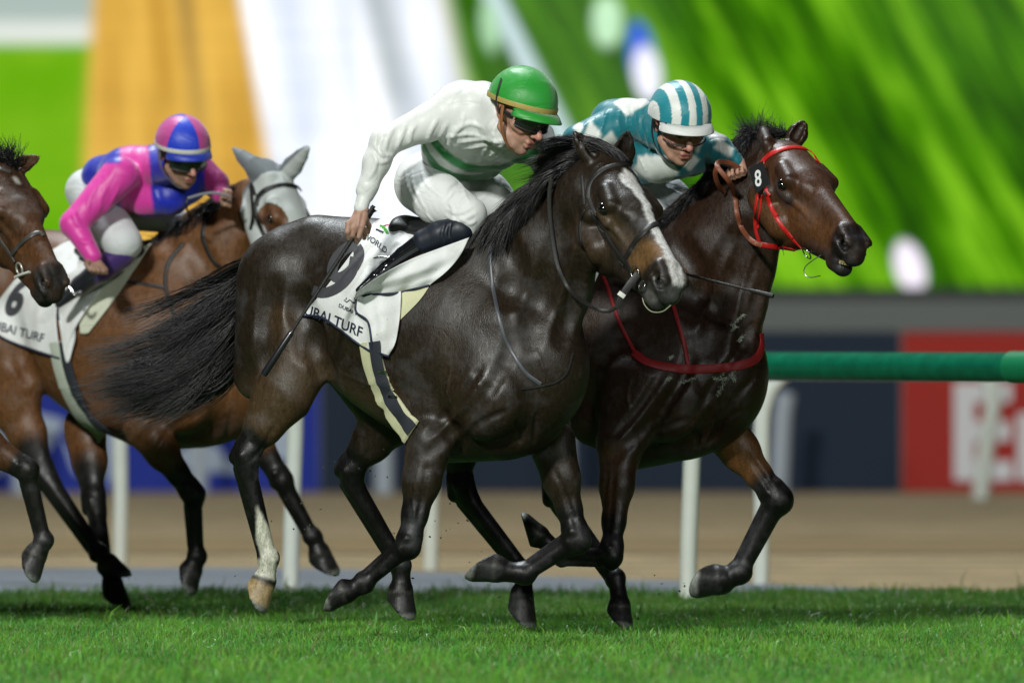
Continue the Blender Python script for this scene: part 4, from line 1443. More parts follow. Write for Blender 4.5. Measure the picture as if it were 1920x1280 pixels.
# ---- the bay horse in the grey hood, and the horse at the left edge
def build_h3():
    tl = -0.00125
    LAT = np.array([.5, .866, 0])
    def T(x, y):
        return 207 + (x - 770) * .945, 640 + (y - 630) * .955
    def M(px, py, lat=0.0, dd=0.0):
        d = 3.2 + (px - 760) * tl + dd
        x, y = T(px, py if py < 700 or px < 820 else 700 + (py - 700) * .72)
        return P3(x, y, d) + LAT * lat
    D = P3
    F = Field(.010)
    trunk(F, M, LAT, 1.02)
    N = lambda px, py, r_, dd=0: (P3(px, py, 3.2 + (px - 200) * tl + dd), U(r_, 3))
    F.chain([N(300, 560, 112), N(350, 535, 104), N(395, 490, 92), N(435, 440, 74), N(470, 400, 56), N(492, 375, 46)], .04, LAT, .62)
    F.chain([N(420, 600, 76), N(440, 540, 52), N(462, 480, 42)], .04, LAT, .7)
    F.chain([N(320, 452, 30), N(370, 418, 26), N(420, 385, 24), N(460, 360, 22)], .03, LAT, .6)
    nf = [D(270, 800, 2.80), D(362, 925, 2.74), D(371, 1042, 2.76), D(360, 1068, 2.76), D(345, 1098, 2.76)]
    ff = [D(455, 785, 3.02), D(528, 898, 2.98), D(587, 1004, 2.98), D(600, 1034, 2.98), D(613, 1076, 2.98)]
    nh = [D(22, 745, 3.3), D(88, 895, 3.20), D(186, 1035, 3.0), D(204, 1055, 2.97), D(224, 1085, 2.96)]
    fh = [D(160, 800, 3.45), D(180, 945, 3.3), D(200, 1060, 3.1), D(212, 1092, 3.1), D(223, 1140, 3.1)]
    leg_fore(F, nf, LAT, 1.0, 1.5); leg_fore(F, ff, LAT, .95, 1.45)
    leg_hind(F, nh, LAT, 1.1, 1.45); leg_hind(F, fh, LAT, 1.0, 1.4)
    F.cap(M(600, 640, -.12), nh[0], U(80, 3), U(62, 3), .03, LAT, .7)
    hd = Head(P3(523, 324, 2.72), (.36, -.43, -.83), (.548, -.622, .56), (-.75, -.66, 0), 1.0)
    hd.build(F)
    hd.ear(F, hd.p(-.005, -.03, .052), P3(441, 288, 2.80), (.5, -.85, 0), .030)
    hd.ear(F, hd.p(-.005, -.03, -.052), P3(573, 284, 2.6), (-.1, -1, 0), .032)
    F.build()
    stroke_set(F, T)
    V, Q = F.mesh()
    base = (.125, .053, .019)
    blk = (.009, .008, .0075)
    br = [          (M(850, 800, -.2), M(1000, 820, -.1), .03, .16, (.066, .029, .013)),
          (P3(330, 470, 3), P3(430, 420, 3), .03, .1, (.10, .046, .020)),
          (hd.p(.20, -.08, .09), hd.p(.24, -.10, .08), .03, .02, (.09, .036, .014))]
    for q, up in ((nf, .80), (ff, .75), (nh, .62), (fh, .5)):
        br += legpig(q, blk, up)
    col = brushes(V, base, br)
    col = hoofpaint(V, col, [nf, ff, nh, fh], HOOFC)
    col = soften(col, Q, 1)
    horse = empty('race_horse', 'bay race horse in a pale grey hood, running behind the dark leader', 'horse', group='race horses at full gallop')
    mesh_obj('body', V, Q, COATM, horse, True, col)
    eyes(hd, horse)
    # hood: a tight grey cloth over head and ears with round eye openings
    Hd = Field(.0065)
    for o in F.ops:
        pass
    G = Field(.0065)
    hd2 = Head(hd.O, hd.A, hd.F, hd.W, hd.sc)
    hd2.build(G)
    hd2.ear(G, hd.p(.0, -.03, .050), P3(438, 281, 2.80), (.5, -.85, 0), .036)
    hd2.ear(G, hd.p(.0, -.03, -.050), P3(576, 278, 2.6), (-.1, -1, 0), .036)
    G.cap(hd.p(-.02, -.12, 0), hd.p(.08, -.14, 0), .11 * hd.sc, .12 * hd.sc, .03, hd.W, .75)
    G.build()
    X, Y, Z = np.meshgrid(*G.ax, indexing='ij', sparse=True)
    def loc(v):
        return (X - hd.O[0]) * v[0] + (Y - hd.O[1]) * v[1] + (Z - hd.O[2]) * v[2]
    a = loc(hd.A) / hd.sc; f = loc(hd.F) / hd.sc; w = loc(hd.W) / hd.sc
    sh = np.maximum(G.D - .007, -(G.D + .006))
    sh = np.maximum(sh, (a - .40 - .15 * np.abs(w)) * hd.sc)
    sh = np.maximum(sh, -np.maximum(a + .02, f + .10) * hd.sc)
    eye_d = np.sqrt(((a - .228) / 1.25) ** 2 + (f + .074) ** 2 + (np.abs(w) - .095) ** 2)
    sh = np.maximum(sh, (.080 - eye_d) * hd.sc)
    G.D = sh.astype(np.float32)
    V2, Q2 = G.mesh()
    col2 = np.tile((.46, .49, .48), (len(V2), 1))
    L_ = (V2 - hd.O) @ hd.A
    col2[L_ < .0] = (.13, .15, .16)
    mesh_obj('hood', V2, Q2, cloth_mat('hood_cloth', .6, .0015, (9, 9, 9), .3, .2), horse, True, col2)
    return horse, F, hd, T


H3, F3, HD3, T3 = build_h3()


def build_h4():
    tl = -0.00125
    LAT = np.array([.5, .866, 0])
    def M(px, py, lat=0.0, dd=0.0):
        d = 2.2 + (px - 760) * tl + dd
        return P(px - 1150, py + 5, d) + LAT * lat
    D = P
    F = Field(.010)
    trunk(F, M, LAT, 1.0)
    N = lambda px, py, r_, dd=0: (P(px, py, 2.2 + (px + 390) * tl + dd), U(r_, 2))
    F.chain([N(-250, 560, 118), N(-190, 525, 112), N(-130, 480, 102), N(-85, 420, 80), N(-40, 370, 62), N(-12, 340, 48)], .04, LAT, .62)
    F.chain([N(-130, 610, 84), N(-95, 540, 60), N(-60, 470, 44)], .04, LAT, .7)
    F.chain([N(-220, 445, 34), N(-160, 392, 30), N(-100, 345, 26), N(-30, 308, 26)], .03, LAT, .6)
    nf = [D(-70, 810, 1.5), D(50, 880, 1.46), D(84, 1012, 1.5), D(70, 1036, 1.5), D(50, 1076, 1.5)]
    ff = [D(-120, 830, 1.9), D(-110, 1000, 1.85), D(-190, 1080, 1.9), D(-225, 1080, 1.9), D(-262, 1075, 1.9)]
    nh = [M(540, 735), M(470, 880), M(520, 1050), M(520, 1092), M(500, 1140)]
    fh = [M(735, 775, .1), M(640, 893, .15), M(720, 1058, .2), M(722, 1105, .2), M(722, 1152, .2)]
    leg_fore(F, nf, LAT, 1.02, 1.42); leg_fore(F, ff, LAT, 1, 1.4)
    leg_hind(F, nh, LAT, 1.0, 1.4); leg_hind(F, fh, LAT, 1.0, 1.4)
    hd = Head(P(7, 300, 1.5), (.384, -.614, -.69), (.342, -.60, .724), (-.858, -.513, -.02), 1.20)
    hd.build(F, .004)
    hd.ear(F, hd.p(-.005, -.03, .052), P(-45, 270, 1.55), (.6, -.8, 0), .030)
    hd.ear(F, hd.p(.0, -.04, -.056), P(76, 293, 1.45), (-.2, -.9, .3), .031)
    F.build()
    V, Q = F.mesh()
    base = (.070, .030, .0125)
    blk = (.0085, .008, .0075)
    br = [(hd.p(.53, -.08, 0), hd.p(.56, -.14, 0), .065, .03, (.022, .019, .017)),
          (hd.p(.545, -.066, .062), hd.p(.56, -.07, .05), .012, .006, (.08, .03, .02)),
          (hd.p(.36, -.10, .05), hd.p(.46, -.07, .0), .03, .05, (.11, .046, .017)),
          (hd.p(.08, -.04, 0), hd.p(.2, -.05, 0), .05, .06, (.036, .018, .010)),
          (hd.p(.10, .0, -.002), hd.p(.125, .0, -.004), .010, .004, (.5, .48, .44))]
    for q, up in ((nf, 1.0), (ff, .8), (nh, .4), (fh, .6)):
        br += legpig(q, (.011, .010, .009), up)
    col = brushes(V, base, br)
    col = hoofpaint(V, col, [nf, ff, nh, fh], HOOFC)
    col = soften(col, Q, 1)
    horse = empty('race_horse', 'brown race horse at the left edge with only its head and a foreleg in view', 'horse', group='race horses at full gallop')
    mesh_obj('body', V, Q, COATM, horse, True, col)
    eyes(hd, horse)
    return horse, F, hd


H4, F4, HD4 = build_h4()
# ------------------------------------------------------------------ jockeys
SKIN_N = None


def skin_mat():
    m, n, b = nt('skin')
    L = n.links.new
    at = N_(n, 'ShaderNodeAttribute', attribute_name='Col')
    tc = N_(n, 'ShaderNodeTexCoord')
    nz = N_(n, 'ShaderNodeTexNoise'); nz.inputs['Scale'].default_value = 45; nz.inputs['Detail'].default_value = 5
    L(tc.outputs['Object'], nz.inputs['Vector'])
    mr = N_(n, 'ShaderNodeMapRange'); mr.inputs['To Min'].default_value = .72; mr.inputs['To Max'].default_value = 1.28
    L(nz.outputs['Fac'], mr.inputs['Value'])
    vm = N_(n, 'ShaderNodeVectorMath', operation='SCALE'); L(at.outputs['Color'], vm.inputs[0]); L(mr.outputs[0], vm.inputs['Scale'])
    L(vm.outputs[0], b.inputs['Base Color'])
    b.inputs['Roughness'].default_value = .55
    b.inputs['Subsurface Weight'].default_value = .05
    b.inputs['Subsurface Radius'].default_value = (.012, .005, .003)
    bp = N_(n, 'ShaderNodeBump'); bp.inputs['Distance'].default_value = .0006
    L(nz.outputs['Fac'], bp.inputs['Height']); L(bp.outputs['Normal'], b.inputs['Normal'])
    return m


SKINM = skin_mat()
SILKM = cloth_mat('racing_silk', .42, .007, (9, 9, 5), .42, .3)
BREECHM = cloth_mat('breeches_cloth', .65, .007, (8, 8, 12), .4, .2)
CAPM = cloth_mat('cap_silk', .44, .004, (9, 9, 14), .45, .3, aniso=.3)
BOOTM = simple('boot_leather', (.011, .012, .016), rough=.36, noise=.3, nscale=60, bump=.0012, bscale=28, coat=.15)
GOGM = simple('dark_lens', (.010, .010, .012), rough=.08, spec=.8, coat=1.0, noise=0)
CLEARM, _n, _b = nt('clear_lens')
_b.inputs['Base Color'].default_value = (.75, .55, .45, 1); _b.inputs['Roughness'].default_value = .05
_b.inputs['Transmission Weight'].default_value = 1.0; _b.inputs['IOR'].default_value = 1.12; _b.inputs['Alpha'].default_value = .14


class Face:
    """a rider's head: fw where the face looks, up the crown"""
    def __init__(s, O, fw, up, sc=1.0):
        s.O = np.asarray(O, float); s.sc = sc
        s.fw = np.asarray(fw, float) / np.linalg.norm(fw)
        up = np.asarray(up, float); up = up - (up @ s.fw) * s.fw; s.up = up / np.linalg.norm(up)
        s.sd = np.cross(s.fw, s.up)
        if s.sd[0] > 0: s.sd = -s.sd        # side seen on the left of the picture

    def p(s, f, d, u):
        return s.O + s.sc * (f * s.fw + d * s.sd + u * s.up)

    def build(s, F, neck_to=None, neck_r=.047):
        c = s.sc; p = s.p

        def cap(a, b, ra, rb, k=.012, ax=None, sx=1., op='u'):
            F.cap(p(*a), p(*b), ra * c, rb * c, k, {'s': s.sd, 'f': s.fw, 'u': s.up, None: None}[ax], sx, op)

        def both(a, b, *r, **kw):
            for g in (1, -1):
                cap((a[0], a[1] * g, a[2]), (b[0], b[1] * g, b[2]), *r, **kw)
        cap((-.02, 0, .035), (.015, 0, .035), .088, .088, .01, 's', .88)
        cap((.022, 0, -.005), (.035, 0, -.050), .066, .052, .02, 's', .92)
        cap((.030, 0, -.075), (.052, 0, -.098), .042, .026, .015, 's', 1.15)     # jaw and chin
        both((-.01, .050, -.055), (.045, .030, -.092), .018, .016, k=.015)       # jaw line
        cap((.062, 0, -.105), (.064, 0, -.105), .017, .016, .008)
        cap((.085, 0, .004), (.113, 0, -.036), .0085, .0125, .008)              # nose
        both((.098, .011, -.040), (.094, .012, -.040), .0085, .008, k=.005)
        both((.062, .038, -.030), (.045, .055, -.022), .020, .020, k=.012)       # cheekbones
        both((.082, .014, .022), (.068, .046, .020), .013, .011, k=.010)         # brow
        both((.096, .031, .000), (.098, .030, .0), .016, .015, k=.008, op='s')
        cap((.088, .012, -.066), (.088, -.012, -.066), .0085, .0085, .004)      # lips
        cap((.084, .010, -.080), (.084, -.010, -.080), .0095, .0095, .004)
        cap((.100, .020, -.073), (.100, -.020, -.073), .0035, .0035, .003, op='s')
        both((-.012, .079, -.012), (-.018, .084, .018), .017, .021, k=.004, ax='s', sx=.38)   # ears
        both((-.008, .091, .006), (-.006, .090, -.006), .009, .007, k=.002, op='s')
        if neck_to is not None:
            F.cap(p(-.030, 0, -.06), np.asarray(neck_to, float), neck_r * c, neck_r * 1.15 * c, .02)

    def color(s, V, base=(.42, .235, .165)):
        L_ = (V - s.O) @ np.stack([s.fw, s.sd, s.up], 1) / s.sc
        col = np.tile(np.asarray(base, float), (len(V), 1))
        f, d, u = L_.T
        def w(a, b, r, so):
            x = np.linalg.norm(L_ - np.array(a), axis=1)
            t = np.clip((r + so - x) / so, 0, 1)
            return (t * t * (3 - 2 * t))[:, None]
        for c, r, so, colr in (((.09, 0, -.073), .012, .012, (.36, .12, .10)), ((.112, 0, -.036), .008, .02, (.50, .22, .17)),
                               ((.075, .045, -.035), .015, .025, (.50, .24, .18)), ((.075, -.045, -.035), .015, .025, (.50, .24, .18)),
                               ((-.012, .085, 0), .02, .015, (.47, .21, .16))):
            k = w(c, 0, r, so); col = col * (1 - k) + np.array(colr) * k
        # close cropped beard shadow
        m = np.clip((-.055 - u) / .03, 0, 1)[:, None] * .18
        return col * (1 - m) + np.array((.16, .11, .09)) * m

    def eyes(s, parent):
        for g in (1, -1):
            m = MB()
            R = np.array([s.sd, s.up, s.fw])
            m.ellipsoid(s.p(.078, .031 * g, .0), R, np.array([.0125, .0115, .0125]) * s.sc, 16, 10)
            m.obj('eye', EYEM, parent)


def helmet(fc, parent, colfn, mat, brim_col, band_col=None, tilt=.0, lift=.0, size=1.0, brim=.055):
    """skull cap under a silk cover, with a soft peak"""
    c = fc.sc * size
    R = np.array([fc.fw, fc.sd, fc.up])
    O = fc.p(-.008, 0, .040 + lift)
    rad = np.array([.132, .112, .122]) * c
    nu, nv = 168, 64
    V = []; L_ = []
    lowf = lambda a: -.20 - .12 * math.cos(a) * -1 * .5 - .10 * (1 - math.cos(a)) * .5
    for i in range(nv + 1):
        for k in range(nu):
            a = 2 * math.pi * k / nu
            z1 = .09 - .34 * (1 - math.cos(a)) * .5            # lower at the nape
            th1 = math.acos(z1)
            th = th1 * i / nv
            q = np.array([math.sin(th) * math.cos(a), math.sin(th) * math.sin(a), math.cos(th)])
            # silk gathered in soft seams to the button
            seam = 1 + .006 * math.cos(6 * a) * math.sin(th) - .004 * abs(math.sin(3 * a)) ** .3 * math.sin(th)
            V.append(q * rad * seam @ R + O); L_.append((a, th / th1, q))
    F = [(i * nu + k, (i + 1) * nu + k, (i + 1) * nu + (k + 1) % nu, i * nu + (k + 1) % nu) for i in range(nv) for k in range(nu)]
    col = np.array([colfn(a, t, q) for a, t, q in L_])
    # inner rim
    base = nv * nu
    n0 = len(V)
    for k in range(nu):
        a = 2 * math.pi * k / nu
        V.append((np.array(V[base + k]) - O) * .93 + O)
    F += [(base + k, n0 + k, n0 + (k + 1) % nu, base + (k + 1) % nu) for k in range(nu)]
    col = np.vstack([col, np.tile(brim_col, (nu, 1))])
    h = mesh_obj('helmet', np.array(V), F, mat, parent, True, col)
    # button
    m = MB(); m.ellipsoid(O + fc.up * rad[2] * 1.0, R, np.array([.012, .012, .006]) * c, 12, 6)
    # peak
    n = 26; V = []; F = []
    for j in range(n + 1):
        a = -1.12 + 2.24 * j / n
        z1 = .09 - .34 * (1 - math.cos(a)) * .5
        s1 = math.sqrt(1 - z1 * z1)
        b0 = np.array([s1 * math.cos(a), s1 * math.sin(a), z1]) * rad * .99
        ext = brim * c * math.cos(a / 1.12 * math.pi / 2) ** .55
        dirn = np.array([math.cos(a), math.sin(a) * .8, 0])
        for t, dz in ((0, 0), (.5, -.006 * c), (1, -.020 * c)):
            q = b0 + dirn * ext * t + np.array([0, 0, dz - .012 * c * t * math.sin(a) ** 2])
            V.append(q @ R + O)
        for t, dz in ((1, -.024 * c), (.5, -.011 * c), (0, -.006 * c)):
            q = b0 + dirn * ext * t + np.array([0, 0, dz - .012 * c * t * math.sin(a) ** 2])
            V.append(q @ R + O)
    for j in range(n):
        for k in range(6):
            F.append((j * 6 + k, j * 6 + (k + 1) % 6, (j + 1) * 6 + (k + 1) % 6, (j + 1) * 6 + k))
    F += [tuple(range(6)), tuple(n * 6 + 5 - k for k in range(6))]
    mesh_obj('peak', np.array(V), F, mat, h, True, np.tile(brim_col, (len(V), 1)))
    if band_col is not None:
        pts = []; nr = []
        for k in range(nu + 1):
            a = 2 * math.pi * k / nu
            z1 = .09 - .34 * (1 - math.cos(a)) * .5 + .065
            s1 = math.sqrt(1 - z1 * z1)
            q = np.array([s1 * math.cos(a), s1 * math.sin(a), z1])
            pts.append(q * rad * 1.004 @ R + O); nr.append(q @ R)
        m = MB(); m.ribbon(pts, np.array(nr), .017 * c, .0015)
        m.obj('band', band_col, h)
    return h


def goggles(fc, parent, lens, frame, width=.050, up_off=0.0):
    """one wrap-round lens with a strap"""
    pts = []; nr = []
    for j in range(25):
        a = -1.25 + 2.5 * j / 24
        q = fc.p(.035 + .072 * math.cos(a), .082 * math.sin(a), -.004 + up_off)
        pts.append(q); nr.append(fc.fw * math.cos(a) + fc.sd * math.sin(a))
    w = np.array([width * (.72 + .28 * math.cos((-1.25 + 2.5 * j / 24) * 1.2)) for j in range(25)]) * fc.sc
    m = MB(); m.ribbon(pts, np.array(nr), w, .003)
    g = m.obj('goggles', lens, parent)
    for sg in (1, -1):
        m = MB()
        e = [np.array(p) + fc.up * wv * .5 * sg + n_ * .002 for p, wv, n_ in zip(pts, w, nr)]
        m.tube(e, .0032, 6)
        m.obj('frame', frame, g)
    pts2 = []; nr2 = []
    for j in range(16):
        a = 1.2 + (2 * math.pi - 2.4) * j / 15
        r1 = .092
        pts2.append(fc.p(.0 + .108 * math.cos(a), .088 * math.sin(a), .004 + up_off + .03 * (1 - math.cos(a - 1.2)) * .5))
        nr2.append(fc.fw * math.cos(a) + fc.sd * math.sin(a))
    m = MB(); m.ribbon(pts2, np.array(nr2), .016, .002)
    m.obj('strap', frame, g)
    return g


def fist(F, wrist, knuck, ax, curl, sc=1.0, thumb=None, L=.078):
    """a hand closed round a stick: wrist, knuckle line centre, ax along the stick, curl the side the fingers close to"""
    wrist = np.asarray(wrist, float); knuck = np.asarray(knuck, float)
    ax = np.asarray(ax, float) / np.linalg.norm(ax)
    d = knuck - wrist; d /= np.linalg.norm(d)
    ax = ax - (ax @ d) * d * .3; ax /= np.linalg.norm(ax)
    cu = np.asarray(curl, float); cu = cu - (cu @ d) * d; cu /= np.linalg.norm(cu)
    s = sc
    for i, o in enumerate((-.031, -.011, .010, .029)):
        k0 = knuck + ax * o * s
        F.cap(wrist + ax * o * .45 * s, k0, .0155 * s, .0125 * s, .010)          # palm and metacarpals
        ln = (.92, 1.0, .95, .80)[i]
        p1 = k0 + (d * .026 + cu * .020) * s * ln
        p2 = p1 + (-d * .006 + cu * .024) * s * ln
        p3 = p2 + (-d * .022 + cu * .004) * s * ln
        F.cap(k0, p1, .0108 * s, .0095 * s, .004)
        F.cap(p1, p2, .0095 * s, .0085 * s, .003)
        F.cap(p2, p3, .0085 * s, .0075 * s, .003)
    t0 = wrist + ax * -.022 * s + d * .022 * s + cu * .010 * s
    t1 = t0 + (ax * -.016 + d * .026 + cu * .016) * s
    t2 = t1 + (ax * .006 + d * .024 + cu * .016) * s
    if thumb is not None:
        t1 = t0 + (np.asarray(thumb[0]) - t0) * 1.0; t2 = np.asarray(thumb[1], float)
    F.cap(t0, t1, .015 * s, .0115 * s, .008); F.cap(t1, t2, .0112 * s, .0088 * s, .003)


def seams(col, V, pts, w, c):
    """a coloured line along points in space"""
    pts = np.asarray(pts, float)
    for a, b in zip(pts[:-1], pts[1:]):
        ba = b - a; h = np.clip(((V - a) @ ba) / (ba @ ba), 0, 1)
        m = np.linalg.norm(V - a - h[:, None] * ba, axis=1) < w
        col[m] = c
    return col


def folds(F, pts_list, r=.006, op='u', k=.008):
    """gathered creases of cloth modelled into the surface; pts in photo positions"""
    for p in pts_list:
        F.stroke(p, r, r * .45, k, op, n=8)


def proj(V):
    Y = V[:, 1] - CAM_Y
    return 960 + FPX * V[:, 0] / Y, HOR - FPX * (V[:, 2] - CAM_Z) / Y


# ---- rider of number 9: white silks with green hoops, green cap, whip hand back
def build_j9():
    D = P; r = U
    fc = Face(D(975, 213, -.52), (.66, -.62, -.42), (.30, -.20, .93), 1.22)
    # body
    B = Field(.0036)
    fc.build(B, D(905, 226, -.27))
    sN = D(852, 205, -.33); el = D(722, 266, -.40); wr = D(682, 385, -.42)
    B.cap(D(870, 225, -.28), D(960, 250, -.24), .085, .08, .03)
    B.cap(D(850, 285, -.02), D(890, 240, -.20), .075, .08, .03)
    B.cap(D(808, 338, .05), D(860, 340, .08), .08, .075, .03)
    B.cap(sN, el, .038, .032, .02); B.cap(el, wr, .030, .019, .01)
    B.cap(D(998, 262, -.22), D(1018, 300, -.34), .034, .028, .02)
    B.cap(D(1022, 300, -.30), D(1030, 352, -.28), .026, .019, .02)
    fist(B, D(1030, 352, -.28), D(1036, 378, -.26), (.2, .1, .9), (-.3, -1, 0), .95)
    hN = D(798, 350, -.02); kN = D(880, 412, -.28); aN = D(716, 512, -.22); tN = D(676, 541, -.24)
    hF = D(870, 350, .14); kF = D(958, 396, .10)
    B.cap(hN, kN, .08, .045, .02); B.cap(kN, aN, .040, .022, .01); B.cap(hF, kF, .075, .045, .02)
    B.cap(kF, D(900, 500, .25), .035, .022, .02)
    wrist = D(680, 392, -.43)
    whip_a = D(697, 392, -.455); whip_b = D(494, 703, -.40)
    wax = (whip_b - whip_a); wax /= np.linalg.norm(wax)
    vd = np.array([.1, 1, 0])
    B.cap(D(680, 386, -.43), D(678, 398, -.435), .021, .023, .01, vd, .8)
    B.cap(D(678, 398, -.435), D(667, 424, -.445), .030, .033, .012, vd, .62)
    for k, (bx, by, mx, my, tx, ty, rr) in enumerate(((654, 420, 652, 434, 655, 448, .0125), (664, 426, 661, 440, 668, 452, .0125), (677, 422, 684, 434, 683, 446, .0115), (686, 412, 692, 424, 690, 436, .0105))):
        B.cap(D(678, 400, -.44), D(bx, by, -.455), .013, rr * 1.15, .008)
        B.cap(D(bx, by, -.455), D(mx, my, -.462 + .012 * k), rr * 1.1, rr, .004)
        B.cap(D(mx, my, -.462 + .012 * k), D(tx, ty, -.440 + .012 * k), rr, rr * .85, .004)
    B.cap(D(684, 402, -.46), D(679, 424, -.480), .015, .0135, .008); B.cap(D(679, 424, -.480), D(673, 444, -.482), .0128, .0105, .004)
    B.build()
    V, Q = B.mesh()
    col = fc.color(V, (.44, .25, .18))
    person = empty('person', 'jockey in white silks with green hoops and a green cap, whip hand held back', 'jockey', group='jockeys crouching over their horses')
    mesh_obj('body', V, Q, SKINM, person, True, col)
    fc.eyes(person)
    # jacket
    J = Field(.0048)
    cx = D(870, 218, -.28); cx2 = D(968, 252, -.24)
    T = cx2 - cx
    J.cap(cx, cx2, r(66), r(54), .03)
    J.cap(D(868, 202, -.22), D(925, 205, -.24), r(50), r(46), .03)
    J.cap(D(850, 262, -.12), D(930, 268, -.12), r(60), r(52), .04)
    J.cap(D(842, 288, -.05), D(905, 292, -.02), r(52), r(46), .04)
    J.cap(sN, el, r(37), r(27), .03); J.cap(sN + (0, 0, .02), D(800, 235, -.36), r(36), r(31), .03)
    J.chain([(el, r(28)), (D(706, 305, -.41), r(25)), (D(690, 350, -.42), r(18)), (D(686, 366, -.42), r(15.5))], .02)
    J.cap(D(690, 349, -.42), D(684, 357, -.42), r(19.5), r(17), .003)
    J.cap(D(686, 360, -.42), D(677, 389, -.43), r(14), r(13.5), .002)
    J.cap(D(1000, 262, -.20), D(1020, 300, -.30), r(42), r(27), .03)
    J.cap(D(1020, 300, -.30), D(1028, 348, -.28), r(25), r(18), .02)
    J.cap(D(905, 190, -.34), D(935, 208, -.42), r(38), r(31), .03)                    # collar
    J.cap(D(915, 215, -.32), fc.p(-.045, 0, -.075), r(38), r(30), .02)
    J.cap(fc.p(-.045, 0, -.075), fc.p(-.035, 0, -.088), r(31), r(29), .003)
    J.build()
    folds(J, [[(838, 232), (825, 256), (815, 270)], [(820, 224), (806, 250), (800, 272)], [(850, 240), (846, 262), (832, 280)],
              [(760, 236), (750, 262), (744, 280)], [(738, 240), (726, 262), (722, 282)], [(720, 252), (712, 275), (716, 295)],
              [(702, 272), (716, 290), (740, 292)], [(700, 288), (712, 304), (730, 300)], [(780, 232), (770, 252), (768, 272)],
              [(850, 246), (880, 232), (905, 240)], [(836, 258), (880, 252), (920, 262)], [(860, 268), (900, 262), (940, 268)],
              [(872, 280), (910, 272), (950, 262)], [(930, 232), (920, 262), (900, 300)], [(945, 270), (925, 288), (898, 304)],
              [(950, 276), (932, 294), (905, 308)], [(870, 216), (862, 240), (842, 262)], [(690, 335), (700, 320), (706, 300)]], .0055, k=.012)
    J.stroke([(842, 198), (870, 192), (905, 196)], .005, .003, .004, 's')
    V, Q = J.mesh()
    white = np.array((.76, .77, .75))
    col = np.tile(white, (len(V), 1))
    px, py = proj(V)
    # hoops run round the waist: planes across the torso axis
    axd = D(925, 205, -.36) - D(838, 322, .04); axd /= np.linalg.norm(axd)
    w0 = D(905, 330, -.10)
    t = (V - w0) @ axd + .0
    c1 = np.abs((px - 890) / 130.0)
    green = (.016, .27, .060)
    yb = np.interp(px, [800, 812, 830, 850, 875, 900, 937, 975, 1000], [240, 262, 285, 301, 314, 318, 317, 302, 285])
    th = np.interp(px, [800, 830, 900, 980, 1040], [26, 22, 13, 14, 10])
    dy = py - yb
    arm = np.linalg.norm(V - sN - np.clip(((V - sN) @ (el - sN)) / ((el - sN) @ (el - sN)), 0, 1)[:, None] * (el - sN), axis=1) < .088
    front = (px > 786) & ~((px < 830) & arm)
    col[front & (np.abs(dy) < th * .5) & (px < 1010)] = green
    yb2 = np.interp(px, [780, 789, 805, 825, 850, 875, 900, 922, 960], [240, 266, 297, 320, 332, 336, 334, 325, 312])
    col[front & (np.abs(py - yb2) < np.interp(px, [790, 830, 900], [11, 9, 7])) & (px < 940)] = green
    col = soften(col, Q, 2)
    mesh_obj('jacket', V, Q, SILKM, person, True, col)
    # breeches
    G = Field(.0048)
    G.cap(D(796, 338, .02), D(845, 330, .05), r(54), r(50), .03)
    G.cap(D(792, 348, -.02), D(826, 376, -.16), r(52), r(48), .03)
    G.cap(D(826, 376, -.16), D(880, 402, -.28), r(48), r(33), .02)
    G.cap(D(876, 404, -.28), D(868, 425, -.28), r(32), r(30), .02)
    G.cap(D(868, 348, .10), D(915, 368, .10), r(48), r(44), .03); G.cap(D(915, 368, .10), D(958, 398, .08), r(44), r(30), .02)
    G.build()
    folds(G, [[(760, 320), (765, 350), (785, 390)], [(772, 322), (776, 350), (800, 396)], [(790, 318), (800, 345), (830, 370)],
              [(838, 392), (860, 400), (890, 385)], [(836, 404), (860, 414), (892, 400)], [(842, 380), (850, 395), (846, 412)],
              [(800, 400), (806, 408), (812, 416)], [(868, 345), (872, 365), (880, 380)], [(862, 408), (880, 420), (892, 414)]], .006)
    G.stroke([(868, 340), (850, 352), (838, 372)], .012, .006, .01, 's')
    V, Q = G.mesh()
    mesh_obj('breeches', V, Q, BREECHM, person, True, np.tile((.74, .75, .74), (len(V), 1)))
    # boot: satin top over the calf, patent foot
    T_ = Field(.0042)
    T_.chain([(D(862, 432, -.30), r(27)), (D(826, 440, -.28), r(26)), (D(796, 452, -.265), r(23))], .01)
    T_.build()
    T_.stroke([(846, 416), (842, 438), (846, 456)], .005, .003, .006, 's'); T_.stroke([(834, 418), (828, 440), (832, 458)], .005, .003, .006, 's')
    V, Q = T_.mesh()
    mesh_obj('boot_top', V, Q, simple('boot_satin', (.011, .015, .026), rough=.48, noise=.2, nscale=40, bump=.001, bscale=30), person, True)
    T_ = Field(.0042)
    T_.chain([(D(796, 452, -.262), r(20)), (D(756, 478, -.24), r(16)), (D(724, 502, -.23), r(12))], .006)
    T_.chain([(D(724, 502, -.23), r(13)), (D(704, 518, -.25), r(10.5)), (D(672, 544, -.26), r(5.5))], .008)
    T_.cap(D(726, 503, -.22), D(742, 508, -.19), r(12), r(10), .008)
    T_.build(); V, Q = T_.mesh()
    mesh_obj('boot', V, Q, simple('patent_leather', (.008, .009, .011), rough=.13, noise=.2, nscale=60, bump=.0008, bscale=30, coat=.6), person, True)
    # cap
    gr = np.array((.018, .30, .030))
    helmet(fc, person, lambda a, t, q: gr * (.86 if abs((a * 6 / 6.283) % 1 - .5) > .47 else 1), CAPM, gr,
           simple('cap_band_gold', (.42, .32, .09), .5), size=.97, brim=.040)
    goggles(fc, person, GOGM, LEATHM, .040)
    # chin strap
    m = MB()
    pts = [fc.p(-.005, .093, .03), fc.p(.008, .090, -.02), fc.p(.022, .074, -.065), fc.p(.040, .040, -.108), fc.p(.050, 0, -.124)]
    nr = [fc.sd, fc.sd, fc.sd, fc.sd - fc.up * .5, -fc.up]
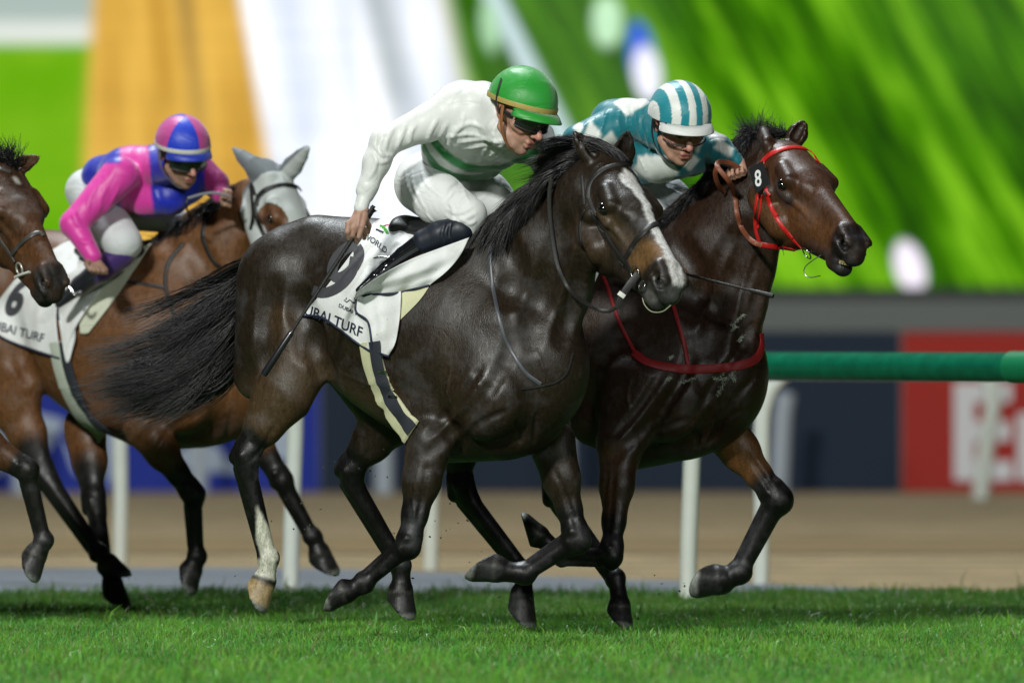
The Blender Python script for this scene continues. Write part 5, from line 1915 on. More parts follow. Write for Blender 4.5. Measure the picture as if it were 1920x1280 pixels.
    m.ribbon(resample(pts, 14), resample(nr, 14), .016, .003)
    m.obj('chin_strap', simple('tan_leather', (.30, .12, .04), .5), person)
    m = MB(); pts = [fc.p(-.045, .100, .10), fc.p(-.03, .112, .06), fc.p(-.02, .108, .02), fc.p(-.0, .098, -.01)]
    m.tube(resample(pts, 10), .0035, 6); m.obj('cord', LEATHM, person)
    # whip in the hand
    wm = empty('riding_whip', 'long black whip held in the bare hand over the number 9 cloth', 'whip', group='whips carried by the jockeys')
    m = MB()
    L = lambda t: whip_a + (whip_b - whip_a) * t
    m.tube([L(.17), L(.45)], .0085, 14); m.tube([L(-.02), L(.17)], .0085, 14)
    for k in range(26):
        m.tube([L(.17 + k * .011), L(.17 + k * .011 + .006)], .0095, 12)
    m.obj('grip', LEATHM, wm)
    m = MB(); m.tube([L(.44), L(.60), L(.74)], [.0075, .0065, .006], 12); m.obj('shaft', LEATHM, wm)
    m = MB(); m.tube([L(.73), L(.75), L(.985), L(1.0)], [.007, .0125, .0150, .012], 14); m.obj('flap', simple('whip_flap', (.012, .013, .017), .3, coat=.4), wm)
    m = MB(); q = whip_a; up = (D(703, 392, -.44) - D(690, 410, -.44))
    m.tube([D(688, 412, -.44), D(697, 396, -.44), D(701, 391, -.44)], [.009, .011, .017], 14); m.obj('knob', LEATHM, wm)
    return person, fc


J9, FC9 = build_j9()
# ---- rider of number 8: teal silks with white diamonds, striped cap, clear goggles
def build_j8():
    D = P; r = lambda x: U(x, 1)
    fc = Face(D(1273, 236, .42), (.36, -.84, -.42), (.10, -.30, .95), 1.20)
    B = Field(.0040)
    fc.build(B, D(1205, 240, .66))
    B.cap(D(1185, 262, .72), D(1290, 285, .70), .085, .085, .03)
    B.cap(D(1130, 300, 1.0), D(1180, 300, .9), .08, .08, .03)
    B.cap(D(1310, 270, .66), D(1352, 288, .60), .034, .028, .02); B.cap(D(1352, 288, .60), D(1384, 306, .58), .026, .019, .02)
    fist(B, D(1384, 304, .58), D(1384, 325, .56), (.9, -.1, .35), (-.2, -.8, -.3), 1.0)
    B.cap(D(1145, 235, .58), D(1082, 262, .55), .036, .030, .02); B.cap(D(1082, 262, .55), D(1180, 400, .5), .028, .02, .02)
    B.cap(D(1180, 400, .5), D(1252, 490, .40), .022, .018, .02)
    fist(B, D(1250, 488, .40), D(1272, 508, .38), (.85, 0, -.25), (.1, -.9, -.4), .95)
    B.cap(D(1120, 320, 1.05), D(1200, 400, .75), .075, .045, .02); B.cap(D(1170, 345, 1.1), D(1298, 398, .98), .075, .042, .02)
    B.cap(D(1298, 398, .98), D(1240, 480, 1.15), .036, .02, .02)
    B.cap(D(1200, 400, .75), D(1080, 480, .85), .036, .022, .02)
    B.build()
    V, Q = B.mesh()
    person = empty('person', 'jockey in teal and white diamond silks with a striped teal and white cap', 'jockey', group='jockeys crouching over their horses')
    mesh_obj('body', V, Q, SKINM, person, True, fc.color(V, (.46, .25, .17)))
    fc.eyes(person)
    J = Field(.0052)
    J.cap(D(1180, 250, .72), D(1290, 280, .70), r(62), r(52), .03)
    J.cap(D(1150, 230, .74), D(1205, 225, .66), r(44), r(38), .03)
    J.cap(D(1120, 275, .95), D(1200, 290, .80), r(56), r(56), .04)
    J.cap(D(1235, 300, .66), D(1270, 300, .62), r(44), r(36), .03)
    J.cap(D(1150, 238, .60), D(1086, 264, .55), r(38), r(30), .03)
    J.chain([(D(1084, 266, .55), r(30)), (D(1125, 330, .52), r(26)), (D(1175, 392, .5), r(19)), (D(1240, 476, .41), r(15))], .02)
    J.cap(D(1298, 262, .68), D(1346, 280, .60), r(34), r(28), .03)
    J.chain([(D(1346, 280, .60), r(27)), (D(1368, 294, .585), r(19)), (D(1379, 302, .58), r(15))], .015)
    J.cap(D(1205, 225, .60), fc.p(-.045, 0, -.07), r(40), r(31), .02)
    J.cap(fc.p(-.045, 0, -.07), fc.p(-.035, 0, -.088), r(32), r(30), .003)
    J.build()
    folds(J, [[(1140, 205), (1130, 235), (1120, 262)], [(1100, 230), (1090, 250), (1084, 278)], [(1165, 200), (1160, 235), (1168, 262)],
              [(1185, 200), (1180, 230), (1190, 262)], [(1200, 215), (1198, 240), (1206, 268)], [(1210, 240), (1216, 270), (1222, 300)],
              [(1330, 262), (1336, 280), (1332, 296)], [(1350, 262), (1352, 280), (1350, 300)], [(1300, 285), (1290, 305), (1275, 322)],
              [(1176, 262), (1196, 290), (1210, 320)]], .0055)
    V, Q = J.mesh()
    px, py = proj(V)
    teal = np.array((.006, .165, .20)); dteal = np.array((.006, .10, .13)); wh = np.array((.70, .72, .68))
    col = np.tile(teal, (len(V), 1))
    # lozenges: sewn white patches, laid out round body and sleeves
    q = np.stack([V[:, 0] * .93 + V[:, 1] * .37, V[:, 2]], 1)
    def loz(cx, cy, w, h, sk=0.0):
        dx = (px - cx) - sk * (py - cy); dy = py - cy
        return (np.abs(dx) / w + np.abs(dy) / h) < 1
    for c in ((1185, 192, 34, 26, -.4), (1112, 252, 17, 27, .2), (1141, 270, 20, 26, -.2), (1228, 322, 46, 34, .5), (1290, 300, 22, 22, .2),
              (1340, 250, 24, 20, .8), (1358, 278, 18, 18, .6), (1300, 262, 20, 26, .3), (1160, 320, 20, 26, 0), (1085, 240, 10, 12, 0)):
        col[loz(*c)] = wh
    col[(py > 292) & (py < 330) & (px > 1195) & (px < 1262 + (py - 292) * .2)] = wh
    col = soften(col, Q, 2)
    mesh_obj('jacket', V, Q, SILKM, person, True, col)
    G = Field(.0052)
    G.cap(D(1118, 318, 1.02), D(1200, 340, .95), r(52), r(48), .03)
    G.cap(D(1190, 352, 1.0), D(1250, 378, .98), r(48), r(46), .03); G.cap(D(1250, 378, .98), D(1290, 400, .97), r(46), r(32), .02)
    G.cap(D(1290, 402, .97), D(1262, 440, 1.02), r(30), r(26), .02)
    G.cap(D(1140, 350, .95), D(1200, 400, .75), r(48), r(34), .03)
    G.build()
    folds(G, [[(1230, 345), (1250, 370), (1250, 420)], [(1270, 365), (1276, 390), (1262, 425)], [(1250, 350), (1270, 362), (1300, 372)]], .004)
    V, Q = G.mesh()
    mesh_obj('breeches', V, Q, BREECHM, person, True, np.tile((.52, .56, .58), (len(V), 1)))
    T_ = Field(.006)
    T_.chain([(D(1200, 402, .75), r(34)), (D(1140, 450, .8), r(28)), (D(1085, 482, .85), r(18)), (D(1050, 510, .85), r(9))], .02)
    T_.chain([(D(1258, 445, 1.04), r(27)), (D(1240, 482, 1.15), r(20)), (D(1200, 520, 1.15), r(9))], .02)
    T_.build(); V, Q = T_.mesh(); mesh_obj('boots', V, Q, BOOTM, person, True)

    def stripes(a, t, q):
        s = q[1]                       # across the head
        k = math.floor((s + 1.0 + .09) / .25)
        return np.array((.72, .74, .70)) if k % 2 == 0 else np.array((.008, .23, .28))
    helmet(fc, person, stripes, CAPM, np.array((.72, .74, .72)), size=.95, brim=.042)
    goggles(fc, person, CLEARM, LEATHM, .046, -.002)
    # lifted dark pair under the peak
    pts = []; nr = []
    for j in range(21):
        a = -1.2 + 2.4 * j / 20
        pts.append(fc.p(.035 + .080 * math.cos(a), .088 * math.sin(a), .030)); nr.append(fc.fw * math.cos(a) + fc.sd * math.sin(a))
    m = MB(); m.ribbon(pts, np.array(nr), .030, .006); m.obj('raised_goggles', simple('navy_rubber', (.010, .014, .035), .3), person)
    m = MB()
    pts = [fc.p(-.01, .096, .02), fc.p(.0, .094, -.03), fc.p(.018, .076, -.075), fc.p(.045, .038, -.112), fc.p(.055, 0, -.122)]
    m.ribbon(resample(pts, 14), resample([fc.sd, fc.sd, fc.sd, fc.sd - fc.up * .6, -fc.up], 14), .018, .003)
    m.obj('chin_strap', LEATHM, person)
    wm = empty('riding_whip', 'thin black whip reaching across the chest of the bay horse', 'whip', group='whips carried by the jockeys')
    a, b = D(1250, 505, .34), D(1450, 555, .10)
    L = lambda t: a + (b - a) * t
    m = MB(); m.tube([L(-.3), L(.12)], .010, 12); m.obj('grip', LEATHM, wm)
    m = MB(); m.tube([L(.1), L(.8)], .0055, 10); m.obj('shaft', LEATHM, wm)
    m = MB(); m.tube([L(.78), L(.82), L(.98), L(1)], [.006, .009, .0105, .009], 12); m.obj('flap', LEATHM, wm)
    return person, fc


J8, FC8 = build_j8()


# ---- rider of the hooded horse: blue and pink silks
def build_j3():
    D = P3; r = lambda x: U(x, 3)
    fc = Face(D(342, 289, 2.52), (.42, -.80, -.40), (.04, -.26, .96), 1.14)
    B = Field(.0055)
    fc.build(B, D(290, 318, 2.75))
    B.cap(D(235, 335, 2.85), D(345, 345, 2.8), .085, .085, .03)
    B.cap(D(180, 350, 3.1), D(240, 370, 3.0), .08, .08, .03)
    B.cap(D(225, 325, 2.7), D(140, 420, 2.62), .038, .030, .02); B.cap(D(140, 420, 2.62), D(172, 482, 2.55), .028, .020, .02)
    fist(B, D(174, 484, 2.55), D(186, 506, 2.52), (.9, 0, -.2), (0, -.9, -.3), 1.0)
    B.cap(D(370, 315, 2.75), D(408, 345, 2.7), .036, .03, .02); B.cap(D(408, 345, 2.7), D(420, 372, 2.62), .028, .02, .02)
    fist(B, D(414, 364, 2.64), D(430, 372, 2.6), (0, 0, 1), (-.2, -.9, 0), 1.0)
    B.cap(D(165, 365, 3.05), D(228, 455, 2.75), .08, .05, .02); B.cap(D(228, 462, 2.75), D(150, 530, 2.85), .042, .022, .02)
    B.cap(D(230, 395, 3.15), D(340, 412, 3.1), .06, .04, .02)
    B.build()
    V, Q = B.mesh()
    person = empty('person', 'jockey in pink and blue silks with a blue and pink quartered cap', 'jockey', group='jockeys crouching over their horses')
    mesh_obj('body', V, Q, SKINM, person, True, fc.color(V, (.34, .19, .13)))
    fc.eyes(person)
    J = Field(.0065)
    J.cap(D(235, 335, 2.85), D(345, 338, 2.78), r(54), r(48), .03)
    J.cap(D(190, 335, 3.0), D(250, 355, 2.9), r(40), r(46), .04)
    J.cap(D(196, 325, 2.96), D(250, 312, 2.86), r(34), r(38), .04)
    J.cap(D(235, 318, 2.85), D(290, 300, 2.8), r(40), r(30), .03)
    J.cap(D(270, 318, 2.8), fc.p(-.045, 0, -.075), r(36), r(29), .02)
    J.cap(D(275, 372, 2.8), D(320, 370, 2.75), r(36), r(36), .03)
    J.cap(D(225, 328, 2.68), D(138, 420, 2.62), r(37), r(26), .02); J.cap(D(138, 420, 2.62), D(174, 480, 2.55), r(25), r(17), .02)
    J.cap(D(366, 312, 2.75), D(404, 345, 2.7), r(32), r(26), .03); J.cap(D(404, 345, 2.7), D(412, 364, 2.65), r(24), r(18), .02)
    J.build()
    folds(J, [[(190, 340), (170, 370), (165, 395)], [(150, 385), (140, 400), (150, 420)], [(250, 310), (260, 340), (262, 375)], [(285, 330), (290, 360), (300, 385)], [(200, 350), (190, 372), (186, 395)], [(225, 350), (205, 385), (195, 400)], [(135, 400), (145, 420), (158, 426)], [(150, 450), (160, 455), (175, 450)]], .008)
    V, Q = J.mesh()
    px, py = proj(V)
    pink = np.array((.70, .045, .36)); blue = np.array((.010, .022, .42)); dpink = np.array((.45, .03, .22))
    armN = np.linalg.norm(V - D(225, 328, 2.68) - np.clip(((V - D(225, 328, 2.68)) @ (D(138, 420, 2.62) - D(225, 328, 2.68))) / ((D(138, 420, 2.62) - D(225, 328, 2.68)) @ (D(138, 420, 2.62) - D(225, 328, 2.68))), 0, 1)[:, None] * (D(138, 420, 2.62) - D(225, 328, 2.68)), axis=1) < .094
    col = np.tile(blue, (len(V), 1))
    q = (px > 226) & (px < 280 + (py - 300) * .08) & (py < 402)
    col[q] = pink * .9
    col[armN & (px < 246) & (py > 306)] = pink
    col[(px < 205) & (py > 395)] = pink
    col[px > 384] = dpink
    col = soften(col, Q, 2)
    mesh_obj('jacket', V, Q, SILKM, person, True, col)
    G = Field(.0065)
    G.cap(D(165, 358, 3.05), D(190, 400, 2.95), r(44), r(44), .03); G.cap(D(185, 395, 2.95), D(230, 455, 2.75), r(46), r(38), .02)
    G.cap(D(225, 398, 3.12), D(335, 415, 3.05), r(34), r(24), .03)
    G.build(); V, Q = G.mesh()
    mesh_obj('breeches', V, Q, BREECHM, person, True, np.tile((.60, .63, .63), (len(V), 1)))
    T_ = Field(.007)
    T_.chain([(D(228, 478, 2.74), r(26)), (D(190, 505, 2.76), r(24)), (D(150, 535, 2.80), r(17)), (D(110, 570, 2.8), r(8))], .02)
    T_.build(); V, Q = T_.mesh()
    tc = np.tile((.010, .011, .016), (len(V), 1)); px, py = proj(V); tc[(px > 178)] = (.05, .022, .13)
    m_ = cloth_mat('coloured_boot', .3, .001); mesh_obj('boot', V, Q, m_, person, True, tc)

    def quart(a, t, q):
        aa = (a + 6.283 - .48 + .64) % 6.283
        return np.array((.010, .045, .55)) if int(aa / 1.2566) in (0, 2) else np.array((.50, .06, .28))
    helmet(fc, person, quart, CAPM, np.array((.010, .035, .40)), simple('cap_band_white', (.62, .62, .55), .5), size=.94, brim=.030)
    goggles(fc, person, GOGM, LEATHM, .048)
    m = MB()
    pts = [fc.p(-.01, .096, .02), fc.p(.0, .092, -.03), fc.p(.018, .074, -.07), fc.p(.045, .036, -.108), fc.p(.055, 0, -.118)]
    m.ribbon(resample(pts, 14), resample([fc.sd, fc.sd, fc.sd, fc.sd - fc.up * .6, -fc.up], 14), .030, .003)
    m.obj('chin_strap', simple('grey_strap', (.16, .17, .19), .5), person)
    return person, fc


J3, FC3 = build_j3()
# ------------------------------------------------------------------ tack, cloths and hair
CLOTHW = (.66, .68, .66)


def fabric(name, col, rough=.7, wr=.0, dirt=.0):
    """cloth with weave, faint stains and kicked-up specks"""
    m = simple(name, col, rough, noise=.05, nscale=25, bump=.0012, bscale=60)
    n = m.node_tree; b = n.nodes['Principled BSDF']
    src = b.inputs['Base Color'].links[0].from_socket
    tc = N_(n, 'ShaderNodeTexCoord')
    z = N_(n, 'ShaderNodeTexNoise'); z.inputs['Scale'].default_value = 85; z.inputs['Detail'].default_value = 3
    n.links.new(tc.outputs['Object'], z.inputs['Vector'])
    r = N_(n, 'ShaderNodeMapRange'); r.inputs['From Min'].default_value = .68; r.inputs['From Max'].default_value = .74
    r.inputs['To Max'].default_value = .65
    n.links.new(z.outputs['Fac'], r.inputs['Value'])
    z2 = N_(n, 'ShaderNodeTexNoise'); z2.inputs['Scale'].default_value = 7; z2.inputs['Detail'].default_value = 5
    n.links.new(tc.outputs['Object'], z2.inputs['Vector'])
    r2 = N_(n, 'ShaderNodeMapRange'); r2.inputs['From Min'].default_value = .5; r2.inputs['From Max'].default_value = .8
    r2.inputs['To Max'].default_value = .35
    n.links.new(z2.outputs['Fac'], r2.inputs['Value'])
    a = N_(n, 'ShaderNodeMath', operation='MAXIMUM'); n.links.new(r.outputs[0], a.inputs[0]); n.links.new(r2.outputs[0], a.inputs[1])
    mx = N_(n, 'ShaderNodeMix', data_type='RGBA'); mx.inputs['B'].default_value = (.30, .26, .17, 1)
    n.links.new(a.outputs[0], mx.inputs['Factor']); n.links.new(src, mx.inputs['A'])
    n.links.new(mx.outputs['Result'], b.inputs['Base Color'])
    return m


WHITEC = fabric('cloth_white', (.76, .77, .77))
CREAM = fabric('girth_cream', (.60, .60, .38))
NAVY = simple('navy_print', (.014, .020, .045), .6, noise=.1)
GREYP = simple('grey_print', (.055, .055, .065), .6, noise=.1)
REDL = simple('red_leather', (.50, .012, .010), .42, noise=.25, nscale=90, bump=.0006)
REDW = simple('red_webbing', (.24, .006, .009), .6, noise=.4, nscale=120, bump=.0006)
BROWNL = simple('brown_leather', (.20, .060, .028), .5, noise=.2, nscale=120)
WEBM = simple('webbing', (.022, .026, .036), .75, noise=.3, nscale=400, bump=.0006, bscale=500)


def bridle(F, parent, straps, mat, name='bridle'):
    """straps: (points, width px, n)"""
    root = None
    for i, (pts, w, nm) in enumerate(straps):
        m = MB(); d = abs(F.D.shape[0])
        strap(F, pts, U(w, 0), .0032, max(10, int(len(pts) * 6)), .001, m)
        m.obj(nm, mat, parent)


def ring(F, parent, px, py, r_px, tube, mat, off=.012, tilt=None, nm='bit_ring', d=None):
    if d is None:
        dd, ok, bd = F.depth([px], [py], off)
        d = float((dd if ok[0] else bd)[0])
    c = P(px, py, d)
    n = F.normal(c[None])[0] if F is not None else np.array([0, -1, 0])
    if np.linalg.norm(n) < .2: n = np.array([0, -1., 0])
    if tilt is not None: n = np.asarray(tilt, float)
    n = n / np.linalg.norm(n)
    a = np.cross(n, (0, 0, 1)); a /= np.linalg.norm(a); b = np.cross(n, a)
    R = U(r_px)
    pts = [c + n * .004 + R * (math.cos(t) * a + math.sin(t) * b) for t in np.linspace(0, 2 * math.pi, 25)]
    m = MB(); m.tube(pts, tube, 8, caps=False); m.obj(nm, mat, parent)


def loose(parent, pts, w, mat, nm, t=.0035, round_=None, n=30, nrm=(0, -1, 0)):
    """a strap or line hanging free: points px,py,depth"""
    q = np.array([P(*p) for p in pts])
    q = resample(q, n)
    m = MB()
    if round_: m.tube(q, round_, 8)
    else: m.ribbon(q, np.tile(np.asarray(nrm, float), (n, 1)), U(w), t)
    return m.obj(nm, mat, parent)


def cloth_patch(F, parent, name, mat, top, right, bottom, left, nu=60, nv=50, off=.008, bump=None, t=.004, piping=None, smooth=6, dfun=None, pw=4.5):
    V, G, d = patch(F, top, right, bottom, left, nu, nv, off, bump, smooth, dfun)
    VV, FF = grid_shell(V, t)
    o = mesh_obj(name, VV, FF, mat, parent, True)
    for e in (piping or []):
        line = {'top': V[0], 'bottom': V[-1], 'left': V[:, 0], 'right': V[:, -1]}[e]
        m = MB(); m.tube(line + np.array([0, -.001, 0]), U(pw / 2), 8); m.obj('piping', NAVY, o)
    return o, V, G, d


def grid_depth(G, d):
    """depth lookup on a draped patch"""
    gp = G.reshape(-1, 2); dd = d.reshape(-1)
    def f(x, y):
        x = np.asarray(x, float).ravel(); y = np.asarray(y, float).ravel(); out = np.zeros(len(x))
        for s in range(0, len(x), 400):
            q = np.stack([x[s:s + 400], y[s:s + 400]], 1)
            D2 = ((q[:, None, :] - gp[None]) ** 2).sum(2)
            k = np.argpartition(D2, 4, axis=1)[:, :4]
            w = 1 / (np.take_along_axis(D2, k, 1) + .3)
            out[s:s + 400] = (dd[k] * w).sum(1) / w.sum(1)
        return out
    return f


def print_text(parent, s, mapf, depthf, mat, bold=0.0, shear=0.0, space=1.0, cuts=2, lift=.0035, clip=None, nm='print'):
    """letters printed on cloth: mapf turns letter units into photo positions"""
    bm = text_obj(s, 1.0, bold, shear, space)
    if cuts: bmesh.ops.subdivide_edges(bm, edges=bm.edges[:], cuts=cuts, use_grid_fill=True)
    bmesh.ops.triangulate(bm, faces=bm.faces[:])
    xy = np.array([[v.co.x, v.co.y] for v in bm.verts])
    p = mapf(xy[:, 0], xy[:, 1])
    if clip is not None:
        dead = [v for v, k in zip(bm.verts, clip(p[0], p[1])) if not k]
    d = depthf(p[0], p[1]) - lift
    for v, a, b, c in zip(bm.verts, p[0], p[1], d):
        v.co = P(a, b, c)
    if clip is not None:
        bmesh.ops.delete(bm, geom=dead, context='VERTS')
    me = bpy.data.meshes.new(nm); bm.to_mesh(me); bm.free(); me.materials.append(mat)
    o = bpy.data.objects.new(nm, me); return link(o, parent)


def shape_print(parent, pl, depthf, mat, lift=.0035, nm='print'):
    c = resample([tuple(p) for p in pl] + [tuple(pl[0])], 36)[:-1]
    cen = c.mean(0)
    V = np.vstack([c, cen + (c - cen) * .5, cen[None]])
    d = depthf(V[:, 0], V[:, 1]) - lift
    n = len(c)
    F = [(i, (i + 1) % n, n + (i + 1) % n, n + i) for i in range(n)] + [(n + i, n + (i + 1) % n, 2 * n) for i in range(n)]
    return mesh_obj(nm, [P(x, y, z) for (x, y), z in zip(V, d)], F, mat, parent)


def band_print(parent, pts, w, depthf, mat, lift=.0035, nm='numeral'):
    """a thick painted stroke that follows the cloth"""
    n = max(24, len(pts) * 2); c = resample(pts, n)
    T = np.gradient(c, axis=0); T /= np.linalg.norm(T, axis=1)[:, None]
    S = np.stack([-T[:, 1], T[:, 0]], 1)
    k = 7; V = []
    for j in range(k):
        q = c + S * (j / (k - 1) - .5) * w
        V.append(np.stack([q[:, 0], q[:, 1], depthf(q[:, 0], q[:, 1]) - lift], 1))
    V = np.concatenate(V)
    F = [(j * n + i, j * n + i + 1, (j + 1) * n + i + 1, (j + 1) * n + i) for j in range(k - 1) for i in range(n - 1)]
    return mesh_obj(nm, [P(*v) for v in V], F, mat, parent)


def line_print(parent, pts, w, depthf, mat, lift=.0035, n=14, nm='print'):
    c = resample(pts, n); d = depthf(c[:, 0], c[:, 1]) - lift
    q = np.array([P(x, y, z) for (x, y), z in zip(c, d)])
    m = MB(); m.ribbon(q, np.tile((0, -1., 0), (n, 1)), U(w), .0008); return m.obj(nm, mat, parent)


# ---- number 9
def tack9():
    F = F9
    # saddle
    S = Field(.005)
    S.cap(P(764, 428, -.02), P(800, 432, -.05), U(24), U(22), .01, np.array([.5, .866, 0]), 2.4)
    S.cap(P(762, 424, .02), P(760, 419, .02), U(19), U(16), .01, np.array([.5, .866, 0]), 2.9)
    S.cap(P(800, 432, -.05), P(870, 432, -.12), U(22), U(26), .01, np.array([.5, .866, 0]), 3.0)
    S.build(); V, Q = S.mesh()
    mesh_obj('saddle', V, Q, simple('saddle_black', (.010, .010, .011), .5, noise=.3, nscale=200, bump=.0005), H9, True)

    def wr(gx, gy, u, v):
        return (.006 * np.sin(u * 9 + v * 5) * np.sin(v * 3.1) + .010 * np.exp(-((u - .62 - .1 * v) / .07) ** 2) * (v < .8)
                + .008 * np.exp(-((u - .80 + .1 * v) / .05) ** 2) + .003 * np.sin(u * 23 + v * 11))
    o, V, G, d = cloth_patch(F, H9, 'number_cloth', WHITEC, [(700, 418), (716, 410), (750, 408), (800, 425)], [(800, 425), (770, 480), (720, 530), (692, 580), (700, 662)],
                             [(566, 592), (600, 594), (632, 614), (668, 642), (700, 662)], [(700, 418), (660, 474), (606, 545), (566, 592)],
                             70, 60, .010, wr, .004, ['bottom'])
    df = grid_depth(G, d)
    # the bold numeral
    X = np.array([.60, .16]) * 132; Yv = np.array([.58, -.80]) * 132
    def m9(x, y):
        return 580 + x * 100 + y * 96, 536 + x * 34 - y * 128
    th = np.linspace(0, 2 * math.pi, 30)
    ax_, ay_ = np.array([.60, -.80]), np.array([.80, .60])
    bowl = [tuple(np.array([648, 491]) + ax_ * 34 * math.cos(t) + ay_ * 18 * math.sin(t)) for t in th]
    band_print(o, bowl, 20, df, GREYP)
    band_print(o, [(666, 482), (660, 508), (644, 530), (624, 544), (604, 549), (586, 544)], 19, df, GREYP)
    def mt(x, y):
        ang = .44; bx = 545 + x * 26.5 * math.cos(ang) * 1.0; by = 578 + x * 26.5 * math.sin(ang) * .88
        return bx + y * 7.0, by - y * 30
    print_text(o, 'DUBAI TURF', lambda x, y: (552 + x * 22.4 + y * 5.5, 583 + x * 7.2 + .62 * x * x * .5 - y * 27), df, NAVY, .012, 0, 1.0, 2, clip=lambda a, b: a > 571)
    print_text(o, 'DUBAI WORLD CUP', lambda x, y: (634 + x * 9.3 + y * 2.5, 575 + x * 4.4 - y * 9.5), df, NAVY, .012, 0, 1.0, 1, clip=lambda a, b: a < 671)
    print_text(o, 'WORLD', lambda x, y: (680 + x * 11.6 + y * 6.5, 446 + x * 5.2 + .75 * x * x - y * 13.5), df, NAVY, .016, 0, 1.0, 1)
    for pts in ([(645, 562), (650, 566), (656, 562), (662, 568), (666, 566), (671, 574)], [(650, 558), (648, 562)], [(664, 558), (668, 570), (662, 566)], [(666, 574), (673, 577)]):
        line_print(o, pts, 1.5, df, NAVY)
    for pts in ([(705, 430), (712, 433), (719, 436)], ):
        line_print(o, pts, 4, df, NAVY)
    line_print(o, [(712, 423), (720, 428), (727, 437)], 6, df, simple('print_green', (.07, .42, .04), .6))
    line_print(o, [(718, 424), (728, 422), (738, 427)], 2.5, df, simple('print_crimson', (.45, .02, .10), .6))
    # folded and flying front part of the cloth
    d0, ok, bd = F.depth([700, 760, 840], [590, 540, 470])
    def dflap(x, y):
        a, k, b = F.depth(x.ravel(), y.ravel(), .03)
        z = np.where(k, a, b).reshape(x.shape)
        for _ in range(12):
            e = np.pad(z, 1, mode='edge'); z = np.minimum(z, (e[:-2, 1:-1] + e[2:, 1:-1] + e[1:-1, :-2] + e[1:-1, 2:]) / 4)
        return z - .02
    def wr2(gx, gy, u, v):
        return .13 * (1 - v) ** 1.2 * (1 - .3 * u) + .014 * np.sin(v * 3.14) + .006 * np.sin(u * 10 + v * 4) + .005 * np.sin(u * 21 - v * 3) + .004 * np.sin(v * 12 + u * 5)
    def wr3(gx, gy, u, v):
        return .008 * np.sin(u * 7 + v * 2) + .007 * np.exp(-((u - .55 + .2 * v) / .12) ** 2) + .004 * np.sin(v * 17 + u * 6)
    cloth_patch(F, o, 'lower_flap', WHITEC, [(668, 562), (700, 552), (752, 546)], [(752, 546), (750, 590), (742, 640), (728, 668)], [(698, 652), (712, 662), (728, 668)],
                [(668, 562), (668, 585), (690, 604), (698, 652)], 34, 44, .016, wr3, .004, ['left', 'bottom'], 8)
    cloth_patch(F, o, 'front_flap', WHITEC, [(668, 548), (712, 517), (768, 487), (822, 466), (880, 445)], [(880, 445), (862, 480), (838, 508), (805, 535)],
                [(668, 563), (690, 553), (740, 550), (805, 536)], [(668, 548), (666, 556), (668, 563)], 60, 26, .012, wr2, .005, ['bottom'], 6, dflap)
    cloth_patch(F, H9, 'pad', CREAM, [(736, 550), (770, 545), (808, 533)], [(808, 533), (785, 565), (746, 604)], [(744, 602), (745, 603), (746, 604)], [(736, 550), (740, 575), (744, 602)], 20, 20, .006, None, .004, [], 3)
    # girth
    m = MB(); strap(F, [(694, 640), (703, 690), (724, 742), (748, 780), (772, 810)], U(50), .010, 34, .000, m); m.obj('girth_pad', CREAM, H9)
    m = MB(); strap(F, [(702, 640), (709, 690), (726, 738), (748, 775), (772, 806)], U(26), .004, 34, .018, m); g = m.obj('girth', WEBM, H9)
    for (x, y) in ((717, 697), (736, 744)):
        q, n_ = drape(F, [(x - 8, y - 1), (x + 8, y + 1)], 4, .025)
        m = MB(); m.ribbon(q, n_, .013, .0015); m.obj('buckle', STEELM, g)
        m = MB(); m.ribbon(q[1:3], n_[1:3], .007, .003); m.obj('buckle_gap', LEATHM, g)
    # stirrup iron edge by the boot
    m = MB(); m.tube(resample([P(700, 484, -.27), P(715, 482, -.28), P(730, 482, -.29)], 8), [.002, .004, .005, .005, .005, .005, .004, .003], 8); m.obj('stirrup', STEELM, H9)
    # bridle
    b = [([(1102, 372), (1103, 352), (1112, 334), (1132, 317), (1162, 308), (1188, 309), (1204, 322)], 10, 'browband'),
         ([(1104, 372), (1118, 408), (1142, 452), (1166, 486), (1182, 508)], 9, 'cheekpiece'),
         ([(1108, 395), (1122, 424), (1134, 446)], 6, 'keeper_strap'),
         ([(1172, 486), (1186, 460), (1208, 434), (1230, 420), (1246, 424), (1256, 446)], 11, 'noseband'),
         ([(1172, 486), (1178, 500), (1186, 516)], 10, 'noseband_back'),
         ([(1091, 330), (1093, 360), (1095, 385)], 7, 'headpiece'),
         ([(1096, 392), (1088, 415), (1087, 440), (1090, 462)], 6, 'throat_lash')]
    bridle(F, H9, b, LEATHM)
    for x, y in ((1113, 401), (1128, 432), (1165, 494)):
        q, n_ = drape(F, [(x - 4, y - 4), (x + 4, y + 4)], 3, .007); m = MB(); m.ribbon(q, n_, .010, .0015); m.obj('buckle', STEELM, H9)
    ring(F, H9, 1192, 512, 13, .0028, STEELM, .012)
    ring(F, H9, 1205, 536, 9, .0022, STEELM, .012)
    dz = float(F.depth([1192], [512], .02)[0][0])
    loose(H9, [(1196, 514, dz - .01), (1180, 534, dz - .015), (1166, 556, dz - .01), (1158, 578, dz)], 13, LEATHM, 'rein_billet')
    loose(H9, [(1168, 549, dz - .022), (1163, 556, dz - .022)], 14, simple('white_tape', (.65, .68, .60), .5), 'tape', n=4)
    d1 = float(F.depth([1045], [480], .01)[0][0]); d2 = float(F.depth([1033], [400], .01)[0][0])
    loose(H9, [(1158, 574, dz), (1140, 583, dz + .02), (1112, 576, dz + .06), (1072, 548, d1 - .04), (1048, 505, d1 - .01), (1037, 455, d1 - .0), (1031, 405, d2), (1030, 365, d2 - .01), (1034, 335, d2 - .02)], 8, LEATHM, 'rein', n=50)
